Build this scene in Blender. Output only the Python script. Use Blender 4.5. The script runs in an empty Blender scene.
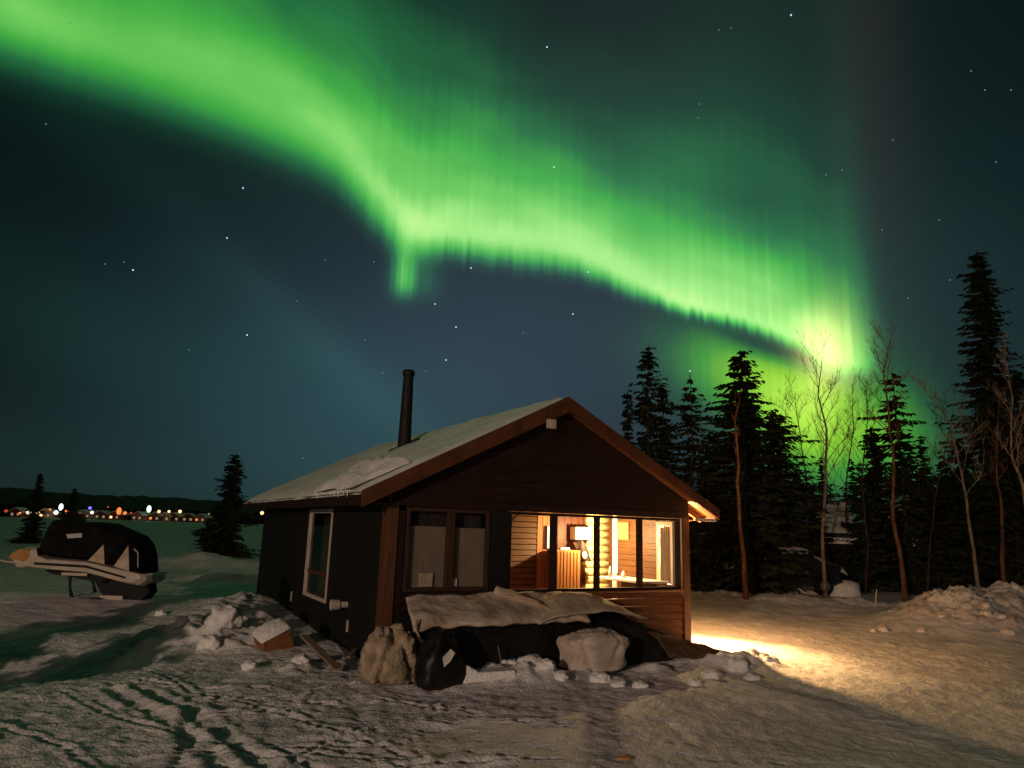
import bpy, math, random
import numpy as np
from mathutils import Vector, Matrix, noise as mnoise

SC = bpy.context.scene
COL = SC.collection
PI = math.pi

# ------------------------------------------------------------------ camera
FPX = 691.0
PITCH, ROLL, CAMH = math.radians(11.73), math.radians(1.79), 2.0
_R0 = Vector((1, 0, 0)); FW = Vector((0, math.cos(PITCH), math.sin(PITCH))); _U0 = Vector((0, -math.sin(PITCH), math.cos(PITCH)))
RT = _R0 * math.cos(ROLL) + _U0 * math.sin(ROLL)
UP = _U0 * math.cos(ROLL) - _R0 * math.sin(ROLL)
CAMP = Vector((0, 0, CAMH))
cd = bpy.data.cameras.new('camera'); cam = bpy.data.objects.new('camera', cd); COL.objects.link(cam)
cd.sensor_fit = 'HORIZONTAL'; cd.sensor_width = 36; cd.lens = 36 * FPX / 1024
cd.clip_start = 0.1; cd.clip_end = 9000
cam.matrix_world = Matrix(((RT.x, UP.x, -FW.x, 0), (RT.y, UP.y, -FW.y, 0), (RT.z, UP.z, -FW.z, CAMH), (0, 0, 0, 1)))
SC.camera = cam
SC.view_settings.view_transform = 'Standard'; SC.view_settings.look = 'None'
SC.view_settings.exposure = 0; SC.view_settings.gamma = 1; SC.view_settings.use_curve_mapping = False
SC.cycles.max_bounces = 6; SC.cycles.transparent_max_bounces = 12
SC.cycles.sample_clamp_indirect = 3.0; SC.cycles.use_denoising = True

def ray(px, py):
    d = FW * FPX + RT * (px - 512) - UP * (py - 384)
    return d.normalized()
def at(px, py, z=0.0):                # ground point seen along a line of sight
    d = ray(px, py); t = (z - CAMH) / d.z; return CAMP + d * t
def aty(px, py, Y):                   # point of the plane y = Y
    d = ray(px, py); return CAMP + d * (Y / d.y)
def azel(px, py):
    d = ray(px, py); return math.degrees(math.atan2(d.x, d.y)), math.degrees(math.asin(d.z))

# ------------------------------------------------------------------ sun (moon-low warm light from behind the viewer)
SUN_AZ, SUN_EL = math.radians(192), math.radians(15)      # compass direction the light comes from, measured from +Y clockwise
sl = bpy.data.lights.new('low_sun', 'SUN'); sl.energy = 0.10; sl.angle = math.radians(1.5); sl.color = (1.0, 0.66, 0.44)
so = bpy.data.objects.new('low_sun', sl); COL.objects.link(so)
sd = Vector((math.sin(SUN_AZ) * math.cos(SUN_EL), math.cos(SUN_AZ) * math.cos(SUN_EL), math.sin(SUN_EL)))
so.rotation_euler = sd.to_track_quat('Z', 'Y').to_euler(); so.location = sd * 60
# the yard lamp whose warm light falls on the cabin front from behind the viewer
YL = bpy.data.lights.new('yard_lamp_light', 'POINT'); YL.energy = 14800; YL.color = (1.0, 0.72, 0.54); YL.shadow_soft_size = 0.15
YLO = bpy.data.objects.new('yard_lamp_light', YL); COL.objects.link(YLO); YLP = (-13.0, -20.0, 6.0)

# ------------------------------------------------------------------ world: night sky with aurora, laid out in azimuth and elevation
W = bpy.data.worlds.new('World'); SC.world = W; W.use_nodes = True
nt = W.node_tree; nt.nodes.clear()
def nd(t, **k):
    n = nt.nodes.new(t)
    for a, b in k.items(): setattr(n, a, b)
    return n
class S:                               # a scalar socket with arithmetic
    def __init__(s, k): s.k = k
    def _o(a, op, b=None, c=None):
        n = nd('ShaderNodeMath', operation=op)
        for i, v in enumerate((a, b, c)):
            if v is None: continue
            if isinstance(v, S): nt.links.new(v.k, n.inputs[i])
            else: n.inputs[i].default_value = v
        return S(n.outputs[0])
    def __add__(a, b): return a._o('ADD', b)
    def __sub__(a, b): return a._o('SUBTRACT', b)
    def __mul__(a, b): return a._o('MULTIPLY', b)
    def __truediv__(a, b): return a._o('DIVIDE', b)
    __radd__ = __add__; __rmul__ = __mul__
    def exp(a): return a._o('EXPONENT')
    def mx(a, b): return a._o('MAXIMUM', b)
    def mn(a, b): return a._o('MINIMUM', b)
def sstep(x, a, b):
    n = nd('ShaderNodeMapRange', interpolation_type='SMOOTHERSTEP')
    nt.links.new(x.k, n.inputs[0])
    for i, v in ((1, a), (2, b)):
        if isinstance(v, S): nt.links.new(v.k, n.inputs[i])
        else: n.inputs[i].default_value = v
    return S(n.outputs[0])
def fcurve(x, pts, lo, hi):            # table look-up: value(az) through smooth points
    ymin = min(p[1] for p in pts); ymax = max(p[1] for p in pts); r = (ymax - ymin) or 1
    n = nd('ShaderNodeFloatCurve'); c = n.mapping.curves[0]
    P = sorted(((p[0] - lo) / (hi - lo), (p[1] - ymin) / r) for p in pts)
    while len(c.points) < len(P): c.points.new(0.5, 0.5)
    for q, (a, b) in zip(c.points, P): q.location = (a, b)
    n.mapping.use_clip = True; n.mapping.extend = 'HORIZONTAL'; n.mapping.update()
    nt.links.new(((x - lo) * (1 / (hi - lo))).k, n.inputs[1])
    return S(n.outputs[0]) * r + ymin
tc = nd('ShaderNodeTexCoord'); sx = nd('ShaderNodeSeparateXYZ'); nt.links.new(tc.outputs['Generated'], sx.inputs[0])
X_, Y_, Z_ = S(sx.outputs[0]), S(sx.outputs[1]), S(sx.outputs[2])
AZ = X_._o('ARCTAN2', Y_) * (180 / PI)
EL = Z_._o('ARCSINE') * (180 / PI)
def gauss(az0, el0, sa, se, skew=0.0):
    da = AZ - az0; de = EL - el0
    if skew: de = de - da * skew
    a = da * (1 / sa); b = de * (1 / se)
    return ((a * a + b * b) * -0.5).exp()
def gpx(px, py, sa, se, skew=0.0):
    a, e = azel(px, py); return gauss(a, e, sa, se, skew)
def noise1(sa, se, detail=2, off=0.0):
    cx = nd('ShaderNodeCombineXYZ'); nt.links.new((AZ * sa + off).k, cx.inputs[0]); nt.links.new((EL * se).k, cx.inputs[1])
    n = nd('ShaderNodeTexNoise'); n.inputs['Scale'].default_value = 1; n.inputs['Detail'].default_value = detail
    nt.links.new(cx.outputs[0], n.inputs['Vector']); return S(n.outputs[0])
def tab(rows):                          # (px, py, value) -> (az, value)
    return [(azel(x, y)[0], v) for x, y, v in rows]
edge = [(-160, 0), (0, 52), (50, 67), (100, 83), (150, 99), (200, 117), (250, 137), (300, 159), (330, 176), (352, 196), (372, 216), (392, 236), (412, 246), (440, 250), (480, 256),
        (520, 261), (560, 266), (590, 274), (620, 287), (650, 300), (680, 310), (710, 319), (740, 326), (770, 337), (800, 350), (830, 372), (860, 376), (890, 350)]
E_ = [azel(*p) for p in edge]
ray1 = noise1(1.5, 0.02, 3); ray2 = noise1(0.16, 0.06, 2, 7.3)
wob = (ray1 - 0.5) * 2.0
LO, HI = -60.0, 60.0
EDGE = fcurve(AZ, E_, LO, HI) + wob * fcurve(AZ, tab([(0, 60, .2), (300, 160, .2), (420, 250, .8), (600, 275, .6), (860, 350, 1.4)]), LO, HI)
SOFT = fcurve(AZ, tab([(-100, 40, 5.0), (0, 60, 4.2), (200, 110, 4.2), (330, 170, 3.9), (385, 230, 3.6), (430, 250, 2.6), (520, 260, 2.6), (620, 285, 1.9), (740, 325, 1.1), (860, 350, 1.5)]), LO, HI)
I0 = fcurve(AZ, tab([(-200, 0, .40), (0, 60, .52), (100, 90, .57), (180, 110, .57), (260, 140, .62), (330, 170, .74), (400, 240, 1.0), (440, 250, 1.08), (520, 260, 1.10), (600, 275, 1.06),
                     (680, 305, 1.0), (740, 325, .94), (800, 345, 1.05), (835, 360, .95), (862, 350, .62), (880, 340, .22), (905, 340, .02), (1000, 300, 0)]), LO, HI)
HH = fcurve(AZ, tab([(0, 60, 12), (150, 100, 9), (250, 130, 9), (330, 170, 9.5), (420, 245, 9.4), (520, 260, 7.6), (620, 285, 6.6), (740, 325, 7.5), (800, 345, 7.0), (860, 350, 8)]), LO, HI)
WIDE = fcurve(AZ, tab([(-100, 0, .30), (0, 60, .30), (250, 120, .16), (380, 200, .06), (520, 260, .03), (700, 310, .06), (860, 350, .08)]), LO, HI)
T = EL - EDGE
rise = sstep(T, SOFT * -0.8, SOFT * 1.0)
Tp = T.mx(0.0)
cxr = nd('ShaderNodeCombineXYZ'); nt.links.new((AZ * 0.055).k, cxr.inputs[0]); nt.links.new((T * 0.17).k, cxr.inputs[1])
nr = nd('ShaderNodeTexNoise'); nr.inputs['Scale'].default_value = 1; nr.inputs['Detail'].default_value = 2.5; nt.links.new(cxr.outputs[0], nr.inputs['Vector']); ribbon = S(nr.outputs[0])
main = rise * (((Tp / (HH * 1.12))._o('POWER', 1.35) * -1.0).exp() * 0.90 + (Tp / (HH * 2.4) * -1.0).exp() * WIDE) * I0
main = main * ((ray1 - 0.5) * ((Tp * -0.5).exp() * 0.34) * (fcurve(AZ, tab([(0, 60, .1), (380, 200, .5), (700, 310, .8), (800, 340, 1.4), (870, 340, 1.4)]), LO, HI)) + (ray2 - 0.5) * 0.12 + (ribbon - 0.5) * 1.15 * ((Tp * -0.28).exp() * -0.92 + 1.0) + 1.0)
# patchy folds higher up
fold = noise1(0.07, 0.09, 2, 3.1)
main = main * (fold * 0.7 + 0.66)
main = main + gpx(690, 180, 4.5, 4.0, -0.3) * 0.10 + gpx(300, 60, 9, 7) * 0.06 - gpx(735, 195, 3.4, 2.6, -.2) * 0.07 + gpx(60, 20, 9, 4, .0) * .06 - gpx(560, 30, 8, 5) * .05
# hanging ray below the fold
rayd = gpx(403, 274, 0.75, 2.1) * 0.44 + gpx(422, 276, 1.1, 2.2) * 0.22
rayd = rayd * sstep(EL, azel(408, 318)[1], azel(408, 280)[1]) * (ray1 * 1.6 + 0.15)
main = (main + rayd).mx(0.0)
fadeup = sstep(EL * -1.0, -50.0, -36.0) * sstep(AZ, -60.0, -43.0)                     # the band thins out overhead
behind = sstep(Y_, -0.25, 0.35)
main = main * fadeup * behind
rp = nd('ShaderNodeValToRGB'); nt.links.new(main.k, rp.inputs[0])
stops = [(0, (0, 0, 0)), (.12, (.004, .034, .014)), (.30, (.016, .150, .040)), (.50, (.052, .40, .050)), (.68, (.16, .60, .10)), (.84, (.36, .82, .20)), (1, (.55, .94, .27))]
cr = rp.color_ramp; cr.interpolation = 'EASE' if False else 'LINEAR'
while len(cr.elements) < len(stops): cr.elements.new(0.5)
for e, (p, c) in zip(cr.elements, stops): e.position = p; e.color = (*c, 1)
# second curtain low behind the trees
low = gpx(730, 372, 4.0, 2.4, -.25) * 0.36 + gpx(790, 405, 4.0, 3.2, -.6) * 0.44 + gpx(812, 415, 2.6, 3.2) * 0.52 + gpx(893, 430, 2.2, 3.0, -.3) * 0.34
low = low * (ray1 * 0.3 + 0.78)
gap = gpx(765, 345, 3.2, 0.75, -.42)
low = low * (gap * -0.75 + 1.0)
rp2 = nd('ShaderNodeValToRGB'); nt.links.new(low.k, rp2.inputs[0])
st2 = [(0, (0, 0, 0)), (.15, (.006, .06, .007)), (.4, (.045, .28, .008)), (.7, (.25, .60, .004)), (1, (.48, .86, .05))]
cr2 = rp2.color_ramp
while len(cr2.elements) < len(st2): cr2.elements.new(0.5)
for e, (p, c) in zip(cr2.elements, st2): e.position = p; e.color = (*c, 1)
def scaled(sc, colr):
    v = nd('ShaderNodeVectorMath', operation='SCALE'); v.inputs[0].default_value = colr
    if isinstance(sc, S): nt.links.new(sc.k, v.inputs['Scale'])
    else: v.inputs['Scale'].default_value = sc
    return v.outputs[0]
def vadd(*ks):
    r = ks[0]
    for k in ks[1:]:
        v = nd('ShaderNodeVectorMath', operation='ADD'); nt.links.new(r, v.inputs[0]); nt.links.new(k, v.inputs[1]); r = v.outputs[0]
    return r
hot = gpx(828, 350, 1.3, 2.0) * (ray1 * 1.0 + 0.35) * 1.2 + gpx(795, 330, 1.8, 1.0, -.4) * (ray1 * 1.2) * 0.22
veil = noise1(0.05, 0.12, 2, 11.0)
skyk = vadd(scaled(sstep(AZ, -40.0, -12.0) * 0.8 + 0.2, (.0006, .0042, .0038)),
            scaled(gpx(540, 345, 17, 9.5), (.024, .035, .050)),
            scaled(gpx(370, 420, 11, 6), (.005, .024, .032)),
            scaled(sstep(EL * -1.0, -11.0, 0.0), (.002, .012, .013)),
            scaled(gpx(230, 285, 13, 2.3, -.75) * veil, (.001, .014, .010)),
            scaled(gpx(330, 350, 8, 1.6, -.75) * veil, (.006, .020, .018)),
            scaled(gpx(150, 350, 12, 5, -.3) * veil, (.002, .022, .014)),
            scaled(gpx(640, 40, 14, 8), (.010, .018, .014)),
            scaled(gpx(868, 120, 2.2, 12), (.011, .008, .007)),
            scaled(gpx(940, 330, 7, 9), (.004, .014, .011)),
            scaled(hot * behind, (.75, .62, .22)))
lp = nd('ShaderNodeVectorMath', operation='SCALE'); nt.links.new(rp2.outputs[0], lp.inputs[0]); nt.links.new(behind.k, lp.inputs['Scale'])
night = vadd(rp.outputs[0], lp.outputs[0], skyk)
sky = nd('ShaderNodeTexSky', sky_type='NISHITA'); sky.sun_disc = False; sky.sun_elevation = SUN_EL; sky.sun_rotation = SUN_AZ
bg1 = nd('ShaderNodeBackground'); nt.links.new(sky.outputs[0], bg1.inputs[0]); bg1.inputs[1].default_value = 0.0016
bg2 = nd('ShaderNodeBackground'); nt.links.new(night, bg2.inputs[0]); bg2.inputs[1].default_value = 1.0
ad = nd('ShaderNodeAddShader'); nt.links.new(bg1.outputs[0], ad.inputs[0]); nt.links.new(bg2.outputs[0], ad.inputs[1])
wo = nd('ShaderNodeOutputWorld'); nt.links.new(ad.outputs[0], wo.inputs[0])
W.cycles.sampling_method = 'MANUAL'; W.cycles.sample_map_resolution = 512

# ------------------------------------------------------------------ materials
def mat(name, c1, c2=None, rough=0.8, scale=6.0, bump=0.0, bscale=None, stretch=(1, 1, 1), detail=6, spec=0.3, metallic=0.0, lo=0.35, hi=0.65):
    m = bpy.data.materials.new(name); m.use_nodes = True; t = m.node_tree; b = t.nodes['Principled BSDF']
    b.inputs['Roughness'].default_value = rough; b.inputs['Specular IOR Level'].default_value = spec; b.inputs['Metallic'].default_value = metallic
    tcn = t.nodes.new('ShaderNodeTexCoord'); mp = t.nodes.new('ShaderNodeMapping'); mp.inputs['Scale'].default_value = stretch
    t.links.new(tcn.outputs['Object'], mp.inputs[0])
    n = t.nodes.new('ShaderNodeTexNoise'); n.inputs['Scale'].default_value = scale; n.inputs['Detail'].default_value = detail
    t.links.new(mp.outputs[0], n.inputs['Vector'])
    r = t.nodes.new('ShaderNodeValToRGB'); r.color_ramp.elements[0].position = lo; r.color_ramp.elements[1].position = hi
    r.color_ramp.elements[0].color = (*c1, 1); r.color_ramp.elements[1].color = (*(c2 or c1), 1)
    t.links.new(n.outputs[0], r.inputs[0]); t.links.new(r.outputs[0], b.inputs['Base Color'])
    if bump:
        n2 = t.nodes.new('ShaderNodeTexNoise'); n2.inputs['Scale'].default_value = bscale or scale * 3; n2.inputs['Detail'].default_value = 8
        t.links.new(mp.outputs[0], n2.inputs['Vector'])
        bp = t.nodes.new('ShaderNodeBump'); bp.inputs['Strength'].default_value = bump; bp.inputs['Distance'].default_value = 0.05
        t.links.new(n2.outputs[0], bp.inputs['Height']); t.links.new(bp.outputs[0], b.inputs['Normal'])
    return m
def emit(name, c, s):
    m = bpy.data.materials.new(name); m.use_nodes = True; t = m.node_tree; t.nodes.clear()
    e = t.nodes.new('ShaderNodeEmission'); e.inputs[0].default_value = (*c, 1); e.inputs[1].default_value = s
    o = t.nodes.new('ShaderNodeOutputMaterial'); t.links.new(e.outputs[0], o.inputs[0]); m.cycles.emission_sampling = 'NONE'; return m
def glassmat(name, tint=(.9, .92, .9)):
    m = bpy.data.materials.new(name); m.use_nodes = True; t = m.node_tree; t.nodes.clear()
    tr = t.nodes.new('ShaderNodeBsdfTransparent'); tr.inputs[0].default_value = (*tint, 1)
    gl = t.nodes.new('ShaderNodeBsdfGlossy'); gl.inputs['Roughness'].default_value = 0.03
    lw = t.nodes.new('ShaderNodeLayerWeight'); lw.inputs[0].default_value = .5
    pw = t.nodes.new('ShaderNodeMath'); pw.operation = 'POWER'; t.links.new(lw.outputs['Facing'], pw.inputs[0]); pw.inputs[1].default_value = 4
    fr = t.nodes.new('ShaderNodeMath'); fr.operation = 'MULTIPLY_ADD'; t.links.new(pw.outputs[0], fr.inputs[0]); fr.inputs[1].default_value = .6; fr.inputs[2].default_value = .035
    mx = t.nodes.new('ShaderNodeMixShader'); t.links.new(fr.outputs[0], mx.inputs[0]); t.links.new(tr.outputs[0], mx.inputs[1]); t.links.new(gl.outputs[0], mx.inputs[2])
    o = t.nodes.new('ShaderNodeOutputMaterial'); t.links.new(mx.outputs[0], o.inputs[0]); return m

M = {}
M['snow'] = mat('snow', (.60, .60, .62), (.82, .81, .81), rough=.6, scale=1.6, bump=.5, bscale=30, detail=8, spec=.25)
M['lumpsnow'] = mat('lump_snow', (.66, .65, .66), (.86, .85, .84), rough=.6, scale=5, bump=.5, bscale=22)
M['dirtysnow'] = mat('dirty_snow', (.34, .28, .23), (.74, .70, .66), rough=.7, scale=6, bump=.5, bscale=24, lo=.3, hi=.6)
M['roofsnow'] = mat('roof_snow', (.66, .65, .64), (.84, .83, .82), rough=.6, scale=1.2, bump=.25, bscale=7)
M['blackwood'] = mat('black_wood', (.0035, .003, .0028), (.009, .0078, .0065), rough=.75, scale=4, bump=.25, bscale=18, stretch=(1, 1, 9))
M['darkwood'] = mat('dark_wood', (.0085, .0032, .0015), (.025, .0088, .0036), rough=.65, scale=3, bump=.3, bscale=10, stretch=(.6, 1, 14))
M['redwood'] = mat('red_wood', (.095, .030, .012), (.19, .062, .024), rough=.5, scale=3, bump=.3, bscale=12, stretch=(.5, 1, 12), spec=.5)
M['trim'] = mat('brown_trim', (.070, .026, .011), (.125, .048, .020), rough=.6, scale=4, bump=.3, bscale=12, stretch=(9, 9, .6))
M['frame'] = mat('window_frame_brown', (.030, .014, .008), (.055, .026, .013), rough=.6, scale=4, bump=.3, bscale=12, stretch=(9, 9, .6))
M['barge'] = mat('barge_board', (.060, .020, .008), (.115, .038, .015), rough=.6, scale=3, bump=.3, bscale=10, stretch=(.8, 1, .8))
M['paletrim'] = mat('pale_trim', (.42, .34, .28), (.58, .48, .40), rough=.6, scale=6, bump=.2, stretch=(4, 4, .6))
M['pine'] = mat('pine_board', (.26, .105, .030), (.42, .18, .055), rough=.55, scale=3, bump=.25, bscale=9, stretch=(10, 10, .5))
M['pineh'] = mat('pine_board_level', (.15, .052, .014), (.24, .085, .024), rough=.55, scale=3, bump=.25, bscale=9, stretch=(.6, .6, 12))
M['brownlin'] = mat('brown_lining', (.09, .036, .009), (.14, .055, .016), rough=.5, scale=3, bump=.2, bscale=9, stretch=(1, .6, 10))
M['redlin'] = mat('dark_red_lining', (.05, .014, .006), (.09, .026, .010), rough=.5, scale=3, bump=.2, bscale=9, stretch=(10, 10, .6))
M['log'] = mat('pale_log', (.70, .60, .26), (.86, .74, .36), rough=.6, scale=3, bump=.3, bscale=9, stretch=(1, 1, 8))
M['white'] = mat('white_paint', (.72, .68, .60), (.82, .78, .70), rough=.5, scale=9, bump=.05)
M['curtain'] = mat('curtain', (.19, .142, .112), (.24, .18, .142), rough=.9, scale=6, bump=.03, stretch=(2, 2, .4))
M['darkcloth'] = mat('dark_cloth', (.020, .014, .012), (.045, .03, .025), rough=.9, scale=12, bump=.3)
M['soot'] = mat('sooty_metal', (.010, .009, .009), (.022, .020, .018), rough=.6, scale=9, bump=.15, metallic=.3)
M['tarp'] = mat('black_tarp', (.005, .005, .006), (.011, .010, .010), rough=.55, scale=6, bump=.5, bscale=7, spec=.35)
M['cover'] = mat('cover_cloth', (.004, .004, .004), (.009, .009, .009), rough=.95, scale=6, bump=.4, bscale=8, spec=.1)
M['browntarp'] = mat('brown_canvas', (.085, .048, .028), (.17, .098, .058), rough=.85, scale=5, bump=.5, bscale=9)
M['canvas'] = mat('pale_canvas', (.34, .26, .18), (.58, .47, .36), rough=.85, scale=3.2, bump=.4, bscale=9)
M['sheet'] = mat('snowy_sheet', (.30, .22, .15), (.62, .52, .43), rough=.8, scale=3.5, bump=.5, bscale=10, lo=.3, hi=.6)
M['burlap'] = mat('burlap', (.24, .18, .115), (.48, .39, .28), rough=.9, scale=5, bump=.6, bscale=30)
M['plastic'] = mat('black_plastic', (.006, .006, .007), (.012, .012, .013), rough=.45, scale=6, bump=.4, bscale=9, spec=.3)
M['woodbox'] = mat('box_wood', (.20, .085, .030), (.34, .15, .055), rough=.7, scale=4, bump=.3, stretch=(1, 8, 8))
M['greywood'] = mat('weathered_plank', (.20, .14, .10), (.36, .27, .20), rough=.8, scale=4, bump=.4, stretch=(.8, 9, 9))
M['cream'] = mat('cream_shell', (.42, .36, .29), (.54, .47, .38), rough=.32, scale=3, spec=.5)
M['orange'] = mat('orange_light_and_scrap', (.36, .16, .05), (.46, .22, .07), rough=.3, scale=3, spec=.5)  # orange light on the snowmobile nose, as colour; also the scrap's own colour
M['bark'] = mat('bark', (.035, .024, .017), (.085, .058, .040), rough=.9, scale=8, bump=.8, bscale=20, stretch=(2, 2, .4))
M['pinebark'] = mat('pine_bark', (.10, .048, .024), (.22, .105, .05), rough=.9, scale=5, bump=.8, bscale=16, stretch=(2, 2, .4))
M['birchbark'] = mat('birch_bark', (.10, .075, .055), (.30, .24, .19), rough=.85, scale=6, bump=.5, bscale=16, stretch=(2, 2, .8))
M['needle'] = mat('spruce_needles', (.022, .028, .011), (.058, .066, .026), rough=.7, scale=2.5, spec=.2)
M['needle2'] = mat('pale_spruce_needles', (.020, .028, .010), (.055, .066, .026), rough=.7, scale=2.5, spec=.2)
M['hill'] = mat('far_forest', (.004, .006, .005), (.010, .013, .010), rough=1, scale=.02)
M['facade'] = mat('far_house_paint', (.10, .035, .022), (.16, .06, .035), rough=.8, scale=1)
M['facade2'] = mat('far_house_ochre', (.28, .20, .10), (.36, .26, .14), rough=.8, scale=1)
M['shed'] = mat('shed_boards', (.008, .007, .006), (.018, .015, .012), rough=.8, scale=4, stretch=(9, 9, 1), bump=.2)
M['steel'] = mat('galvanised_steel', (.28, .28, .28), (.4, .4, .4), rough=.45, scale=8, metallic=.7)
M['carpaint'] = mat('dark_car_paint', (.012, .013, .015), (.018, .019, .022), rough=.3, spec=.5, scale=2)
M['rubber'] = mat('black_rubber', (.010, .010, .010), (.018, .018, .018), rough=.8, scale=20, bump=.3)
M['glass'] = glassmat('window_glass'); M['carglass'] = mat('dark_glass', (.01, .012, .014), rough=.08, spec=.6)
M['bulb'] = emit('warm_bulb', (1, .62, .25), 30); M['tube'] = emit('white_glow', (1, .86, .62), 3.0)  # the tube material makes the bright casing and narrow window glow
M['star'] = emit('star_blue', (.55, .75, 1.0), 1.3); M['stardim'] = emit('star_faint', (.35, .55, .60), .42)
M['l_white'] = emit('lamp_white', (1, .88, .72), 2.2); M['l_warm'] = emit('lamp_warm', (1, .55, .25), 2.0); M['l_orange'] = emit('lamp_orange', (1, .25, .05), 1.2)
M['l_red'] = emit('lamp_red', (.8, .12, .05), .55); M['l_blue'] = emit('lamp_blue', (.16, .16, 1), 1.9); M['l_green'] = emit('lamp_greenish', (.75, 1, .82), 1.9); M['l_dim'] = emit('lamp_dim', (.5, .42, .28), .5)

# ------------------------------------------------------------------ mesh helpers
class MB:
    def __init__(s): s.v = []; s.f = []
    def add(s, vs, fs):
        o = len(s.v); s.v += [tuple(v) for v in vs]; s.f += [tuple(i + o for i in f) for f in fs]; return s
    def box(s, a, b, mtx=None):
        x0, y0, z0 = a; x1, y1, z1 = b
        vs = [(x0, y0, z0), (x1, y0, z0), (x1, y1, z0), (x0, y1, z0), (x0, y0, z1), (x1, y0, z1), (x1, y1, z1), (x0, y1, z1)]
        if mtx is not None: vs = [mtx @ Vector(v) for v in vs]
        return s.add(vs, [(0, 3, 2, 1), (4, 5, 6, 7), (0, 1, 5, 4), (1, 2, 6, 5), (2, 3, 7, 6), (3, 0, 4, 7)])
    def tube(s, pts, rad, n=8, cap=True):
        pts = [Vector(p) for p in pts]; k = len(pts); rings = []
        for i, p in enumerate(pts):
            d = (pts[min(i + 1, k - 1)] - pts[max(i - 1, 0)]).normalized()
            a = d.orthogonal().normalized() if i == 0 else (pa - d * pa.dot(d)).normalized()
            pa = a; b = d.cross(a); r = rad[i] if hasattr(rad, '__len__') else rad
            rings.append([p + (a * math.cos(2 * PI * j / n) + b * math.sin(2 * PI * j / n)) * r for j in range(n)])
        vs = [v for r in rings for v in r]
        fs = [(i * n + j, i * n + (j + 1) % n, (i + 1) * n + (j + 1) % n, (i + 1) * n + j) for i in range(k - 1) for j in range(n)]
        if cap: fs += [tuple(range(n - 1, -1, -1)), tuple(range((k - 1) * n, k * n))]
        return s.add(vs, fs)
    def prism(s, poly, y0, y1, axis='y', mtx=None):      # polygon in (x, z), extruded along y
        n = len(poly)
        f = {'y': lambda a, b, t: (a, t, b), 'x': lambda a, b, t: (t, a, b), 'z': lambda a, b, t: (a, b, t)}[axis]
        vs = [f(a, b, y0) for a, b in poly] + [f(a, b, y1) for a, b in poly]
        if mtx is not None: vs = [mtx @ Vector(v) for v in vs]
        fs = [tuple(range(n)), tuple(range(2 * n - 1, n - 1, -1))] + [(i, i + n, (i + 1) % n + n, (i + 1) % n) for i in range(n)]
        return s.add(vs, fs)
    def grid(s, rows):
        n = len(rows); m = len(rows[0])
        return s.add([p for r in rows for p in r], [(i * m + j, i * m + j + 1, (i + 1) * m + j + 1, (i + 1) * m + j) for i in range(n - 1) for j in range(m - 1)])
    def sphere(s, c, r, nu=12, nv=8, sq=(1, 1, 1)):
        vs = [(c[0], c[1], c[2] - r * sq[2])]
        for i in range(1, nv):
            t = PI * i / nv
            for j in range(nu):
                p = 2 * PI * j / nu; vs.append((c[0] + r * sq[0] * math.sin(t) * math.cos(p), c[1] + r * sq[1] * math.sin(t) * math.sin(p), c[2] - r * sq[2] * math.cos(t)))
        vs.append((c[0], c[1], c[2] + r * sq[2])); fs = []
        for j in range(nu):
            fs.append((0, 1 + (j + 1) % nu, 1 + j)); fs.append((len(vs) - 1, 1 + (nv - 2) * nu + j, 1 + (nv - 2) * nu + (j + 1) % nu))
        for i in range(nv - 2):
            for j in range(nu):
                a = 1 + i * nu + j; b = 1 + i * nu + (j + 1) % nu; fs.append((a, b, b + nu, a + nu))
        return s.add(vs, fs)
    def build(s, name, m, parent=None, smooth=False, bevel=0.0):
        me = bpy.data.meshes.new(name); me.from_pydata(s.v, [], s.f); me.update()
        me.materials.append(m)
        if smooth: me.polygons.foreach_set('use_smooth', [True] * len(me.polygons))
        o = bpy.data.objects.new(name, me); COL.objects.link(o)
        if parent is not None: o.parent = parent
        if bevel:
            bm = o.modifiers.new('bevel', 'BEVEL'); bm.width = bevel; bm.segments = 2; bm.limit_method = 'ANGLE'
        return o
def tag(o, label=None, cat=None, group=None, kind=None):
    for k, v in (('label', label), ('category', cat), ('group', group), ('kind', kind)):
        if v: o[k] = v
    return o
def empty(name, loc, label, cat, group=None, rz=0.0):
    o = bpy.data.objects.new(name, None); COL.objects.link(o); o.location = loc; o.rotation_euler = (0, 0, rz); o.empty_display_size = .2
    return tag(o, label, cat, group)
def copy_tree(o, parent=None):
    c = o.copy(); COL.objects.link(c)
    if parent is not None: c.parent = parent
    for ch in list(o.children): copy_tree(ch, c)
    return c

# ------------------------------------------------------------------ terrain
def pnoise(x, y, seed=0):
    rs = np.random.RandomState(seed); perm = rs.permutation(512); g = rs.rand(512) * 2 * np.pi
    xi = np.floor(x).astype(int); yi = np.floor(y).astype(int); xf = x - xi; yf = y - yi
    def h(a, b): return g[perm[(perm[a & 511] + b) & 511]]
    def dot(a, b, dx, dy): t = h(a, b); return np.cos(t) * dx + np.sin(t) * dy
    u = xf ** 3 * (xf * (xf * 6 - 15) + 10); v = yf ** 3 * (yf * (yf * 6 - 15) + 10)
    n0 = dot(xi, yi, xf, yf) * (1 - u) + dot(xi + 1, yi, xf - 1, yf) * u
    n1 = dot(xi, yi + 1, xf, yf - 1) * (1 - u) + dot(xi + 1, yi + 1, xf - 1, yf - 1) * u
    return (n0 * (1 - v) + n1 * v) * 1.4
def fbm(x, y, o=4, seed=0):
    r = 0; a = 1; 
    for i in range(o): r = r + a * pnoise(x * 2 ** i + i * 17.3, y * 2 ** i - i * 9.1, seed + i); a *= .5
    return r
def ss(x, a, b): t = np.clip((x - a) / (b - a), 0, 1); return t * t * (3 - 2 * t)
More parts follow.
